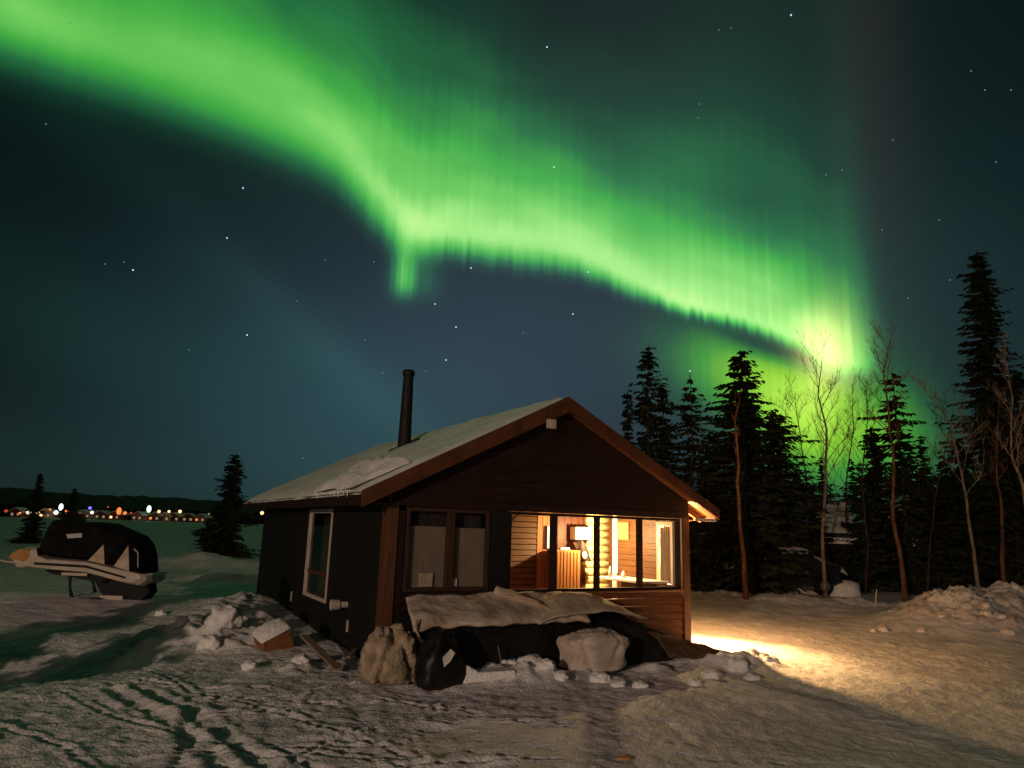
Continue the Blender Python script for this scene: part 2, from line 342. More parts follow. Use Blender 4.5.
def seg_d(x, y, pts):
    best = np.full(x.shape, 1e9)
    for (ax, ay), (bx, by) in zip(pts[:-1], pts[1:]):
        dx, dy = bx - ax, by - ay; t = np.clip(((x - ax) * dx + (y - ay) * dy) / (dx * dx + dy * dy), 0, 1)
        best = np.minimum(best, np.hypot(x - ax - t * dx, y - ay - t * dy))
    return best
def g2(px, py): p = at(px, py); return (p.x, p.y)
CA, CS_ = math.cos(math.radians(29.45)), math.sin(math.radians(29.45)); CX0, CY0 = -1.752, 10.392
CW, CL = 5.88, 9.48
def c2w(x, y): return (CX0 + x * CA - y * CS_, CY0 + x * CS_ + y * CA)
random.seed(5)
TR = [[g2(112, 690), g2(150, 712), g2(185, 735), g2(232, 775)], [g2(140, 688), g2(190, 712), g2(240, 745), g2(275, 775)], [g2(193, 700), g2(190, 735), g2(175, 790)],
      [g2(-20, 722), g2(60, 745), g2(120, 790)], [g2(60, 690), g2(120, 720), g2(200, 740), g2(330, 770)], [g2(330, 690), g2(250, 700), g2(180, 705)],
      [g2(480, 715), g2(380, 700), g2(280, 705)], [g2(20, 700), g2(100, 690), g2(180, 672)], [g2(250, 790), g2(330, 740), g2(420, 720)], [g2(120, 650), g2(190, 690), g2(300, 720), g2(420, 760)]]
_rt = random.Random(12)
for k in range(16):
    a0 = _rt.uniform(0, 3.1); x0, y0 = _rt.uniform(-4.2, 1.0), _rt.uniform(6.3, 9.6); c = _rt.uniform(-.5, .5); L = _rt.uniform(.8, 2.2)
    TR.append([(x0 + L * t * math.cos(a0 + c * t), y0 + .6 * L * t * math.sin(a0 + c * t)) for t in (-.6, -.2, .2, .6)])
BANK = [g2(640, 592), g2(700, 598), g2(760, 601), g2(820, 606), g2(905, 612)]
HEAP = [(10.9, 17.0), (13.5, 17.6), (17.0, 17.8)]
def height(x, y):
    r = np.hypot(x, y)
    z = -0.6 * ss(y, 30, 70) * ss(-x, -6, 2)
    z = z + 0.9 * ss(y, 24, 45) * ss(x, 4, 12) * (1 - ss(y, 90, 160)) - 0.6 * ss(y, 90, 160) * ss(x, 4, 12)
    near = 1 - ss(r, 28, 60)
    # gentle swells
    z = z + near * (0.05 * fbm(x * .35, y * .35, 3, 1))
    # rise under the snowmobile
    z = z + .31 * np.exp(-(((x + 9.2) / 4.2) ** 2 + ((y - 15.6) / 2.2) ** 2))
    # trampled snow at the front and left of the cabin
    tramp = ss(12.8 - y - .15 * x, 0, 3.0) * (1 - ss(x, .5, 4.5) * .75)
    rid = 1 - np.abs(fbm(x * 1.5 + .5 * pnoise(x, y, 9), y * 1.7 + .4 * pnoise(y, x, 8), 4, 3))
    z = z + tramp * (.024 * (rid - .55) + .010 * fbm(x * 4.8, y * 5.0, 3, 5))
    z = z + near * (.016 * fbm(x * 3.1, y * 3.1, 3, 12) + .010 * fbm(x * 9, y * 9, 2, 13))
    for i, p in enumerate(TR):
        d = seg_d(x, y, p); w = .075 if i < 3 else .034
        z = z - (.013 if i < 3 else .008) * np.exp(-(d / w) ** 4) + (.018 if i < 3 else .016) * np.exp(-((d - 1.9 * w) / (w * .7)) ** 2)
    d = seg_d(x, y, TR[2]); z = z + .010 * np.sin(34 * (x * .96 + y * .2)) * np.exp(-(d / .16) ** 4)
    # hollow added at the far left to darken the snow there
    z = z - .34 * np.exp(-(((x + 6.5) / 1.5) ** 2 + ((y - 10.1) / .9) ** 2))
    # snow shovelled along the cabin front and left corner
    def mound(lx, ly, sx, sy, h):
        wx, wy = c2w(lx, ly); return h * np.exp(-(((x - wx) / sx) ** 2 + ((y - wy) / sy) ** 2))
    lump = .75 + .55 * fbm(x * 2.6, y * 2.6, 3, 21)
    z = z + lump * (mound(1.45, -1.55, .55, .32, .26) + mound(2.4, -1.75, .8, .25, .10) + mound(3.6, -1.75, .5, .25, .13) + mound(4.9, -1.75, .8, .35, .22) + mound(5.6, -1.6, .5, .4, .16)
                    + mound(.55, -1.5, .6, .25, .09) + mound(-1.1, .4, .5, .5, .12) + mound(-1.5, 2.6, .8, .7, .26) + mound(-2.3, 3.2, .9, .7, .20) + mound(-1.2, 4.6, .7, 1.0, .22) + mound(-.7, 7, .6, 2, .2))
    # ploughed bank beyond the yard, heap at the far right, ridges by the lake
    d = seg_d(x, y, BANK); z = z + np.exp(-(d / .8) ** 2) * (.06 + .13 * fbm(x * 1.1, y * 1.1, 4, 31) + .05 * fbm(x * 5, y * 5, 3, 33)) + .16 * np.exp(-(d / 1.7) ** 2)
    d = seg_d(x, y, HEAP); z = z + np.exp(-(d / 1.5) ** 2) * (.86 + .16 * fbm(x * 1.2, y * 1.2, 4, 41) + .12 * (.45 - np.abs(fbm(x * 3.4, y * 3.4, 4, 42))) + .05 * fbm(x * 11, y * 11, 2, 43))
    for (a, b, h, w) in ((g2(158, 566), g2(205, 567), .30, 1.0), (g2(205, 567), g2(262, 570), .28, 1.2), (g2(196, 580), g2(262, 582), .22, .5)):
        d = seg_d(x, y, [a, b]); z = z + h * np.exp(-(d / w) ** 2) * (1 + .3 * fbm(x, y, 2, 51))
    z = z + (tramp * .8 + .2 * near) * .011 * np.maximum(0, fbm(x * 11, y * 13, 3, 15) - .15)
    # slight ruts of the yard road
    road = ss(x, 2, 5) * ss(24 - y, 0, 4) * ss(y, 6, 8)
    u = (x - 6) * .55 + (y - 12) * .83
    z = z + road * .014 * fbm(u * 2.2, (x - y) * .25, 3, 61)
    # keep the floor of the cabin clear
    lx = (x - CX0) * CA + (y - CY0) * CS_; ly = -(x - CX0) * CS_ + (y - CY0) * CA
    inside = ss(lx, .05, .35) * ss(CW - .05 - lx, 0, .3) * ss(ly, .05, .35) * ss(CL - ly, 0, .3)
    return z * (1 - inside) - .02 * inside
def hz(x, y): return float(height(np.array([float(x)]), np.array([float(y)]))[0])
def axis(lo, hi, step, far, k=1.09, stepmax=80):
    a = list(np.arange(lo, hi, step)); s = step; v = hi
    while v < far: a.append(v); s = min(s * k, stepmax); v += s
    a.append(far); s = step; v = lo - step; b = []
    while v > -far: b.append(v); s = min(s * k, stepmax); v -= s
    b.append(-far)
    return np.array(sorted(b + a))
gx = axis(-7.0, 8.0, .031, 2500, 1.02); gy = axis(5.4, 12.6, .026, 2500, 1.012)
gy = np.concatenate([np.arange(-60, 4.6, 1.0), gy[gy > 4.6]])
GX, GY = np.meshgrid(gx, gy); GZ = height(GX, GY)
def np_mesh(name, V, F, m, smooth=True):
    me = bpy.data.meshes.new(name); me.vertices.add(len(V)); me.vertices.foreach_set('co', V.astype(np.float32).ravel())
    me.loops.add(F.size); me.loops.foreach_set('vertex_index', F.astype(np.int32).ravel()); me.polygons.add(len(F))
    me.polygons.foreach_set('loop_start', np.arange(0, F.size, F.shape[1], dtype=np.int32)); me.polygons.foreach_set('loop_total', np.full(len(F), F.shape[1], dtype=np.int32))
    me.update(); me.validate(); me.materials.append(m)
    if smooth: me.polygons.foreach_set('use_smooth', np.ones(len(F), dtype=bool))
    o = bpy.data.objects.new(name, me); COL.objects.link(o); return o
nx, ny = len(gx), len(gy); idx = np.arange(nx * ny).reshape(ny, nx)
F = np.stack([idx[:-1, :-1], idx[:-1, 1:], idx[1:, 1:], idx[1:, :-1]], -1).reshape(-1, 4)
tag(np_mesh('snow_ground', np.stack([GX, GY, GZ], -1).reshape(-1, 3), F, M['snow']), kind='structure')

# hills beyond the lake
rowsH = []
hr = random.Random(3)
for (d, hf) in ((455, 0.0), (462, 7.0), (520, 9), (700, .62), (1000, 1.0), (1500, .6)):
    row = []
    for k in range(0, 241):
        a = math.radians(-60 + k * .5); e = math.radians(1.55 - .45 * (k / 60 - .8) if k < 90 else 1.2) * (1 + .10 * mnoise.noise((k * .11, 0, 1)) + .05 * hr.uniform(-1, 1))
        z = -0.7 + (hf + hr.uniform(-1, 1) * (.0 if hf < 1 else 1.5) if hf > 1.1 or hf == 0 else (1000 * math.tan(e) + 2) * hf)
        row.append((d * math.sin(a), d * math.cos(a), z))
    rowsH.append(row)
tag(MB().grid(rowsH).build('hills', M['hill']), kind='structure')

# stars
st = [(791, 15, 1), (573, 314, 1), (446, 360, 1), (247, 335, 1), (227, 238, 1), (133, 270, 1), (690, 371, 1), (456, 327, 1), (547, 47, 1), (554, 167, 1), (243, 188, 1), (435, 304, 1), (471, 268, 1), (588, 272, 1),
      (70, 23, 0), (210, 26, 0), (46, 124, 0), (269, 129, 0), (301, 147, 0), (325, 260, 0), (105, 264, 0), (124, 262, 0), (189, 350, 0), (475, 170, 0), (426, 371, 0), (383, 373, 0), (365, 340, 0), (374, 262, 0),
      (297, 301, 0), (719, 30, 0), (731, 28, 0), (699, 104, 0), (698, 118, 0), (826, 175, 0), (842, 170, 0), (971, 71, 0), (985, 90, 0), (1011, 90, 0), (893, 140, 0), (996, 162, 0), (939, 220, 0), (882, 230, 0),
      (591, 262, 0), (523, 333, 0), (950, 280, 0), (908, 298, 0), (757, 355, 0), (303, 458, 0)]
for br, mm in ((1, 'star'), (0, 'stardim')):
    b = MB()
    for px, py, k in st:
        if k == br: b.sphere(CAMP + ray(px, py) * 6000, 6.2 if k else 5.0, 6, 4)
    tag(b.build('sky_stars', M[mm]), kind='structure')

# ------------------------------------------------------------------ the cabin (local frame: x along the gable front, y into the depth)
cabin = empty('cabin', (CX0, CY0, 0), 'dark timber cabin with snowy gable roof, black stove pipe and lit veranda', 'cabin', rz=math.radians(29.45))
def hboards(x0, x1, z0, z1, yf, h=.115, t=.03, clip=None, lap=.014):    # level lapped cladding facing -y; clip(z) -> (x0, x1)
    b = MB(); z = z0
    while z < z1 - .01:
        zt = min(z + h, z1); a0, a1 = (x0, x1); b0, b1 = (x0, x1)
        if clip: a0, a1 = clip(z); b0, b1 = clip(zt)
        if a1 - a0 > .02:
            b1 = max(b1, b0 + .005)
            zq = zt - (.016 if clip is None else 0)
            vs = [(a0, yf - lap, z), (a1, yf - lap, z), (b1, yf, zq), (b0, yf, zq), (a0, yf + t, z), (a1, yf + t, z), (b1, yf + t, zq), (b0, yf + t, zq)]
            b.add(vs, [(0, 1, 2, 3), (5, 4, 7, 6), (0, 4, 5, 1), (1, 5, 6, 2), (3, 2, 6, 7), (0, 3, 7, 4)])
        z = zt
    return b
ZB, ZS, ZE, ZR = 2.275, 1.03, 2.47, 4.21
SL = (ZR - ZE) / (CW / 2 + .5)
def roofz(x): return ZE + SL * (x + .5) if x <= CW / 2 else ZE + SL * (CW + .5 - x)
# black side wall with real boards (faces -x), with the window opening left out
def sideboards(y0, y1, z0, z1):
    b = MB(); y = y0
    while y < y1 - .01:
        yt = min(y + .14, y1); b.box((-.03, y, z0), (0, yt - .006, z1)); y = yt
    b.box((0, y0, z0), (.06, y1, z1)); return b
sw = sideboards(0.2, 2.95, -.1, 2.5); s2 = sideboards(4.5, CL, -.1, 2.5); sw.add(s2.v, s2.f); s3 = sideboards(2.95, 4.5, -.1, .62); sw.add(s3.v, s3.f); s4 = sideboards(2.95, 4.5, 2.18, 2.5); sw.add(s4.v, s4.f)
sw.build('wall', M['blackwood'], cabin)
MB().box((.06, CL - .12, -.1), (CW - .06, CL, 2.5)).prism([(.1, 2.5), (CW - .1, 2.5), (CW / 2, 3.9)], CL - .12, CL).build('wall', M['blackwood'], cabin)
rw = MB().box((CW - .14, 2.35, -.1), (CW - .02, CL - .12, 2.55)).box((CW - .14, .2, -.1), (CW - .02, 2.35, 1.0)).box((CW - .14, .2, 2.2), (CW - .02, 2.35, 2.55)).box((CW - .14, .655, 1.0), (CW - .02, 2.35, 2.2))
rw.build('wall', M['redwood'], cabin)
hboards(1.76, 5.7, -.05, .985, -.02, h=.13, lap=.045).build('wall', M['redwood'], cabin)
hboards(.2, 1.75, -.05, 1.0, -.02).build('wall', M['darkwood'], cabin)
gb = hboards(0, CW, ZB, 4.02, -.07, h=.15, lap=.016, clip=lambda z: (max(.02, (z - ZE + .10) / SL - .5), min(CW - .02, CW + .5 - (z - ZE + .10) / SL)))
gb.build('gable', M['darkwood'], cabin)
MB().box((.22, -.085, ZB - .012), (5.68, .06, ZB + .10)).build('beam', M['darkwood'], cabin, bevel=.006)
MB().box((-.035, -.06, -.1), (.13, .2, 2.6)).build('corner_post', M['trim'], cabin, bevel=.008)
MB().box((.133, -.035, -.1), (.25, .08, 2.2)).build('corner_post', M['darkwood'], cabin, bevel=.006)
MB().box((5.74, -.06, -.1), (5.9, .2, 2.5)).build('corner_post', M['trim'], cabin, bevel=.008)
MB().box((1.70, -.05, .0), (2.02, .1, ZB - .015)).build('door_post', M['blackwood'], cabin, bevel=.006)
# roof: two slabs with thickness, snow on the left one
ya, yb = -.31, CL + .23
def slab(side, t0, t1, x_in=0.0, y0=ya, y1=yb, xo=.5, n=1):
    xs = (-xo, CW / 2 - x_in) if side < 0 else (CW + xo, CW / 2 + x_in)
    zz = lambda x: ZE + SL * ((x + .5) if side < 0 else (CW + .5 - x))
    p = [(xs[0], zz(xs[0]) + t0), (xs[1], zz(xs[1]) + t0), (xs[1], zz(xs[1]) + t1), (xs[0], zz(xs[0]) + t1)]
    return MB().prism(p, y0, y1)
rb = slab(-1, -.15, -.05, y0=ya + .03); r2 = slab(1, -.15, -.05, y0=ya + .03); rb.add(r2.v, r2.f)
roof = rb.build('roof', M['pineh'], cabin)
# snow cover as a gently uneven sheet with thickness
for side in (-1, 1):
    rows = []
    ns, nl = 40, 70
    for j in range(nl + 1):
        y = ya + .01 + (yb - ya - .02) * j / nl; row = []
        for i in range(ns + 1):
            s = i / ns; x = (-.53 + (CW / 2 + .53) * s - .05 * (1 - min(1, s * 12)) * (.6 + mnoise.noise((y * 1.3, 2, 8)))) if side < 0 else (CW + .53 - (CW / 2 + .53) * s)
            z = roofz(x) if 0 <= x <= CW else ZE + SL * ((x + .5) if side < 0 else (CW + .5 - x))
            ed = min(1, s * 22) ** .5 * min(1, min(j, nl - j) / 2.0)
            th = -.045 + ed * (.075 + .045 * mnoise.noise((x * .9, y * .7, 3)) + .020 * mnoise.noise((x * 3, y * 2, 5))) - .10 * math.exp(-(((x - 1.98) / .33) ** 2 + ((y - 4.79) / .33) ** 2))
            row.append((x, y, z + th))
        rows.append(row)
    MB().grid(rows).build('roof_snow', M['roofsnow'], roof, smooth=True)
# bargeboards, fascias, rafters
for side in (-1, 1):
    xo, xi = (-.53, CW / 2) if side < 0 else (CW + .53, CW / 2); bh = .24 if side < 0 else .19
    zo = ZE + SL * (-.03)
    MB().prism([(xo, zo - bh), (xi, ZR - .03 - bh), (xi, ZR + .0), (xo, zo + .0)], ya - .035, ya + .028).build('bargeboard', M['barge'], cabin, bevel=.005)
    MB().prism([(xo, zo - bh), (xi, ZR - .03 - bh), (xi, ZR + .0), (xo, zo + .0)], yb - .03, yb + .03).build('bargeboard', M['barge'], cabin, bevel=.005)
    x0, x1 = (-.535, -.50) if side < 0 else (CW + .50, CW + .535)
    MB().box((x0, ya + .03, zo - .21), (x1, yb - .03, zo - .02)).build('fascia', M['barge'] if side > 0 else M['darkwood'], cabin, bevel=.004)
MB().box((-.50, ya + .03, 2.27), (-.04, yb - .03, 2.29)).build('soffit', M['blackwood'], cabin)
MB().box((CW, .35, 2.235), (CW + .5, yb - .03, 2.255)).build('soffit', M['paletrim'], cabin)
MB().box((CW + .02, ya + .03, 2.225), (CW + .5, ya + .09, 2.275)).build('lookout', M['paletrim'], cabin)
for k in range(12):
    y = .1 + k * .8
    MB().prism([(CW - .05, roofz(CW - .05) - .27), (CW + .49, ZE - .26), (CW + .49, ZE - .155), (CW - .05, roofz(CW - .05) - .155)], y, y + .05).build('rafter', M['pineh'], cabin)
MB().box((2.49, -.42, 3.62), (2.64, -.35, 3.77)).box((2.52, -.435, 3.645), (2.61, -.421, 3.745)).build('gable_vent', M['paletrim'], cabin)
# stove pipe
ch = MB().tube([(1.98, 4.79, 3.5), (1.98, 4.79, 3.72), (1.98, 4.79, 5.35)], [.165, .15, .115], 20).build('chimney', M['soot'], cabin, smooth=False)
MB().tube([(1.98, 4.79, 5.35), (1.98, 4.79, 5.42), (1.98, 4.79, 5.47)], [.14, .14, .12], 20).build('chimney_cap', M['soot'], ch)
MB().prism([(1.72, 3.60), (2.24, 3.87), (2.24, 3.90), (1.72, 3.63)], 4.5, 5.08).build('flashing', M['soot'], ch)
# pipe and handle on the side wall
MB().tube([(-.03, 1.62, .69), (-.16, 1.62, .69), (-.17, 1.62, .69), (-.30, 1.62, .69)], [.05, .05, .075, .085], 14).build('vent_pipe', M['paletrim'], cabin)
MB().box((-.055, 5.5, .34), (-.03, 5.56, .54)).build('wall_hook', M['paletrim'], cabin, bevel=.008)
MB().box((-.055, 1.46, .28), (-.03, 1.52, .46)).build('wall_hook', M['paletrim'], cabin, bevel=.008)
# windows
def window(x0, x1, z0, z1, yf, fw, m, mull=(), depth=.08, cur=None, name='window'):
    b = MB()
    b.box((x0, yf, z0), (x0 + fw, yf + depth, z1)).box((x1 - fw, yf, z0), (x1, yf + depth, z1)).box((x0 + fw, yf, z0), (x1 - fw, yf + depth, z0 + fw)).box((x0 + fw, yf, z1 - fw), (x1 - fw, yf + depth, z1))
    w = b.build(name, m, cabin, bevel=.004)
    for a, c in mull: MB().box((a, yf - .012, z0 + fw), (c, yf + depth - .01, z1 - fw)).build('mullion', m, w, bevel=.004)
    xs = [x0 + fw] + [v for ac in mull for v in ac] + [x1 - fw]
    for a, c in zip(xs[::2], xs[1::2]): MB().add([(a, yf + .04, z0 + fw), (c, yf + .04, z0 + fw), (c, yf + .04, z1 - fw), (a, yf + .04, z1 - fw)], [(0, 1, 2, 3)]).build('pane', M['glass'], w)
    return w
wl = window(.27, 1.68, ZS, 2.255, -.03, .055, M['frame'], ((.94, 1.06),))
def curtain(x0, x1, z0, z1, y, par, m=None, amp=.02, fr=34):
    rows = []
    for j in range(5):
        z = z0 + (z1 - z0) * j / 4; amp = amp; rows.append([(x0 + (x1 - x0) * i / 60, y + amp * math.sin(fr * (x1 - x0) * i / 60) * (1.1 - .3 * j / 4) + .25 * amp * math.sin(i * 1.7), z) for i in range(61)])
    return MB().grid(rows).build('curtain', m or M['curtain'], par, smooth=True)
curtain(.27, 1.03, ZS + .03, 1.98, .075, wl, None, 0.0, 30); curtain(1.04, 1.67, ZS + .03, 1.97, .075, wl, None, 0.0, 30)
curtain(.33, 1.62, 1.90, 2.24, .16, wl, M['darkcloth'], .01, 20)
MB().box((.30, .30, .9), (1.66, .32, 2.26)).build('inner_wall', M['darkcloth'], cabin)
# veranda glazing
wv = window(2.03, 5.70, ZS - .04, 2.255, -.03, .045, M['darkwood'], ((2.84, 2.95), (3.75, 3.835), (4.69, 4.785)), name='veranda_window')
MB().box((5.56, -.025, ZS + .006), (5.653, .03, 2.205)).build('jamb', M['darkwood'], wv)
MB().box((2.0, -.075, ZS - .085), (5.72, .0, ZS - .042)).build('sill', M['redwood'], cabin, bevel=.006)
MB().box((.25, -.075, ZS - .045), (1.70, .0, ZS - .002)).build('sill', M['darkwood'], cabin, bevel=.006)
# side window with pale casing
MB().box((-.06, 4.40, .57), (-.01, 4.52, 2.24)).box((-.06, 2.93, 2.16), (-.01, 4.398, 2.24)).box((-.055, 2.88, .57), (-.01, 2.928, 2.24)).box((-.055, 2.93, .57), (-.01, 4.398, .64)).build('window', M['paletrim'], cabin, bevel=.006)
swn = cabin.children[-1]
MB().add([(-.018, 2.93, .64), (-.018, 4.40, .64), (-.018, 4.40, 2.16), (-.018, 2.93, 2.16)], [(0, 3, 2, 1)]).build('pane', M['glass'], swn)
MB().box((-.035, 2.93, 1.02), (-.005, 4.40, 1.08)).build('glazing_bar', M['trim'], swn)
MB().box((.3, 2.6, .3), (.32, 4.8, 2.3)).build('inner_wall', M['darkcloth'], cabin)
# veranda interior: floor, ceiling, lining
YBK = 2.2
MB().box((2.0, .1, .22), (CW - .14, YBK, .26)).build('floor', M['pineh'], cabin)
MB().box((1.75, .05, 2.36), (CW - .14, YBK + .1, 2.40)).build('ceiling', M['pineh'], cabin)
def vboards(x0, x1, z0, z1, y, w=.09):
    b = MB(); x = x0
    while x < x1 - .005:
        xt = min(x + w, x1); b.box((x + .004, y - .018, z0), (xt - .004, y, z1)); x = xt
    b.box((x0, y, z0), (x1, y + .03, z1)); return b
hboards(2.0, 3.93, .26, 2.36, YBK, h=.11).build('lining', M['brownlin'], cabin)
vboards(3.94, 4.30, .26, 2.36, YBK, .12).build('lining', M['pine'], cabin)
vboards(4.30, 5.16, .26, 2.36, YBK + .04, .16).build('lining', M['redlin'], cabin)
lg = MB()
for k in range(14):
    z = .30 + k * .155 + .07; lg.tube([(5.17, YBK + .02, z), (CW - .145, YBK + .02, z)], .079, 12)
lg.build('log_wall', M['log'], cabin, smooth=True)
MB().box((1.98, .1, .26), (2.03, YBK, 2.36)).build('lining', M['pineh'], cabin)
b = MB()
for k in range(18):
    z = .26 + k * .117
    for (u, v) in (((.2, 2.2),) if z < .88 else ((.657, 2.2),)): b.box((CW - .165, u, z), (CW - .142, v, min(z + .11, 2.36)))
b.build('lining', M['brownlin'], cabin)
# right side window of the veranda
MB().box((CW - .17, .20, .98), (CW - .02, .25, 2.2)).box((CW - .17, .60, .98), (CW - .02, .655, 2.2)).box((CW - .17, .25, 2.12), (CW - .02, .60, 2.2)).box((CW - .17, .25, .98), (CW - .02, .60, 1.04)).build('window', M['paletrim'], cabin)
w3 = cabin.children[-1]
MB().add([(CW - .09, .25, 1.04), (CW - .09, .60, 1.04), (CW - .09, .60, 2.12), (CW - .09, .25, 2.12)], [(0, 1, 2, 3)]).build('pane', M['glass'], w3)
rows = [[(CW - .125 + .010 * math.sin(t * .9), .27 + .31 * t / 40, z) for t in range(41)] for z in (1.05, 1.5, 2.1)]
MB().grid(rows).build('curtain', M['curtain'], w3, smooth=True)
# brace in the corner
MB().prism([(2.05, 2.02), (2.30, 2.24), (2.30, 2.28), (2.05, 2.06)], .08, .11).build('brace', M['paletrim'], cabin)

# ------------------------------------------------------------------ things inside the veranda and on the cabin
def in_cabin(name, lx, ly, z, label, cat, group=None):
    p = c2w(lx, ly); return empty(name, (p[0], p[1], z), label, cat, group, rz=math.radians(29.45))
def point(name, par, loc, e, c, r=.03, spot=None):
    l = bpy.data.lights.new(name, 'SPOT' if spot else 'POINT'); l.energy = e; l.color = c; l.shadow_soft_size = r
    o = bpy.data.objects.new(name, l); COL.objects.link(o); o.parent = par; o.location = loc
    if spot: l.spot_size, l.spot_blend = spot
    return o
t = in_cabin('pendant_lamp', 4.87, 1.5, 1.98, 'bare bulb on a short cord lighting the log wall of the veranda', 'lamp')
MB().sphere((0, 0, 0), .035, 12, 8).build('bulb', M['bulb'], t); MB().tube([(0, 0, .03), (0, 0, .08), (0, 0, .38)], [.018, .012, .004], 8).build('cord', M['soot'], t)
point('bulb_light', t, (0, 0, -.05), 300, (1, .66, .30), .035)
t = in_cabin('glowing_casing', 5.68, 1.90, 1.12, 'tall white door casing made to glow beside the log wall', 'lamp')  # brightly lit door casing, its brightness put in as emission
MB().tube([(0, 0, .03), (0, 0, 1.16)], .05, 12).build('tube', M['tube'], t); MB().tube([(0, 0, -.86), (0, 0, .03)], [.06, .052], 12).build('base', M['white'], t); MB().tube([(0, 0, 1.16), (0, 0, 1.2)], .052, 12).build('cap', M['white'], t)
t = in_cabin('lit_window_strip', 4.20, 2.14, 1.62, 'narrow upright window made to glow on the boarded back wall', 'lamp')  # narrow bright window, built as a glowing strip
MB().box((-.045, -.03, 0), (.045, .0, .42)).build('glowing_pane', M['tube'], t); MB().box((-.05, .001, -.01), (.05, .03, .43)).build('bracket', M['white'], t)
t = in_cabin('wall_cabinet', 4.95, 1.98, 1.80, 'white wall cupboard hanging next to the log wall', 'cupboard')
MB().box((-.22, 0, 0), (.16, .2, .25)).build('body', M['white'], t, bevel=.006); MB().box((-.21, -.02, .01), (.15, -.002, .24)).build('door', M['white'], t, bevel=.004)
t = in_cabin('wood_cabinet', 4.38, 1.75, .26, 'striped slatted wooden cabinet under the dark coat', 'cabinet')
MB().box((-.25, .03, 0), (.33, .38, 1.33)).build('body', M['pine'], t)
for k in range(7): MB().box((-.24 + k * .08, 0, .03), (-.18 + k * .08, .028, 1.30)).build('slat', M['pine'], t, bevel=.004)
t = MB().box((0, 0, 0), (.22, .06, .05)); o = t.build('tray', M['white'], None, bevel=.008); o.location = (*c2w(4.25, 1.80), 1.595); o.rotation_euler = (0, 0, math.radians(29.45)); tag(o, 'small pale tray lying on top of the slatted cabinet', 'tray')
t = in_cabin('coat', 4.80, 1.93, 1.25, 'dark coat with a pale collar hanging in front of the white cupboard', 'coat')
b = MB(); rows = []
for j in range(9):
    z = .56 - j * .055; w = .04 + .06 * min(1, j / 3) + .004 * j; rows.append([(w * math.cos(a) + .018 * j + .01 * math.sin(5 * a + j), .07 * math.sin(a) + .02 * math.sin(4 * a), z) for a in [2 * PI * i / 24 for i in range(25)]])
b.grid(rows).build('cloth', M['darkcloth'], t, smooth=True)
MB().sphere((0.06, -.09, .24), .06, 10, 7, (1, .5, 1.3)).build('collar', M['white'], t, smooth=True)
t = in_cabin('picture', CW - .168, 1.66, 1.83, 'framed amber picture on the right veranda wall', 'picture')
MB().box((-.02, -.19, -.01), (0, .19, .36)).build('frame', M['pine'], t); MB().box((-.024, -.16, .02), (-.0205, .16, .33)).build('canvas', mat('amber_print', (.62, .36, .08), (.72, .45, .12), scale=7), t)
t = in_cabin('table', 5.36, .95, .26, 'long narrow table set along the right veranda wall', 'table')
MB().box((-.34, -.65, .80), (.34, .75, .84)).build('tabletop', M['white'], t, bevel=.004)
for sx in (-.3, .3):
    for sy in (-.6, .7): MB().box((sx - .025, sy - .025, 0), (sx + .025, sy + .025, .80)).build('leg', M['pine'], t)
for (lx, ly, h, r, lab) in ((5.15, 1.38, .20, .032, 'slim pale bottle standing on the veranda table'), (5.42, 1.30, .12, .045, 'squat pale jar standing on the veranda table')):
    o = MB().tube([(0, 0, 0), (0, 0, h * .6), (0, 0, h * .75), (0, 0, h)], [r, r, r * .5, r * .45], 12).build('bottle' if h > .15 else 'jar', M['white'], None, smooth=True); o.location = (*c2w(lx, ly), 1.101); tag(o, lab, 'bottle' if h > .15 else 'jar')
for (lx, w, h, lab) in ((.66, .22, .20, 'pinkish box on the sill behind the left curtained pane'), (1.13, .09, .12, 'small pale cup on the sill behind the right curtained pane')):
    o = MB().box((-w / 2, -.02, 0), (w / 2, .02, h)).build('box' if w > .1 else 'cup', M['white'] if w < .1 else M['canvas'], None, bevel=.01); o.location = (*c2w(lx, .05), ZS + .06); o.rotation_euler = (0, 0, math.radians(29.45)); tag(o, lab, 'box' if w > .1 else 'cup')
# porch lamp under the right eave: hooded bulb
t = in_cabin('porch_lamp', CW + .17, .55, 2.08, 'hooded outdoor lamp under the right eave lighting the yard', 'lamp')
MB().box((-.19, -.03, .05), (-.02, .03, .09)).build('bracket', M['soot'], t); MB().tube([(0, 0, .09), (0, 0, .05), (0, 0, .0)], [.03, .06, .075], 14, cap=False).build('hood', M['soot'], t); MB().sphere((0, 0, -.035), .03, 10, 7).build('bulb', M['bulb'], t)
sp = point('hood_beam', t, (0, 0, -.07), 2000, (1, .57, .22), .02, (math.radians(100), .6)); sp.rotation_euler = (math.radians(-21), math.radians(8), 0)
point('bulb_glow', t, (0, 0, -.08), 520, (1, .49, .17), .02)

# snow clump sliding off the roof by the front left corner
rows = []
for j in range(16):
    v = j / 25; row = []
    for i in range(33):
        u = i / 32; y = .15 + 2.3 * u - .35 * v; x = -.55 + 1.35 * v * (1 - .25 * u) - .05 * math.sin(u * 9)
        e = max(0, math.sin(PI * u)) ** .6 * max(0, math.sin(PI * min(1, v * 1.0 + .0))) ** .5
        th = .05 + e * (.22 + .12 * mnoise.noise((u * 5, v * 5, 2)) + .05 * mnoise.noise((u * 14, v * 14, 4)))
        if (u - .38) ** 2 * 30 + (v - .62) ** 2 * 60 < .22: th = -.02
        row.append((x, y, ZE + SL * (x + .5) + .01 + th))
    rows.append(row)
o = MB().grid(rows).build('roof_snow_clump', M['lumpsnow'], None, smooth=True); o.location = (CX0, CY0, 0); o.rotation_euler = (0, 0, math.radians(29.45))
tag(o, 'lumpy snow patch with icicles left at the front left corner of the roof', 'snow clump')
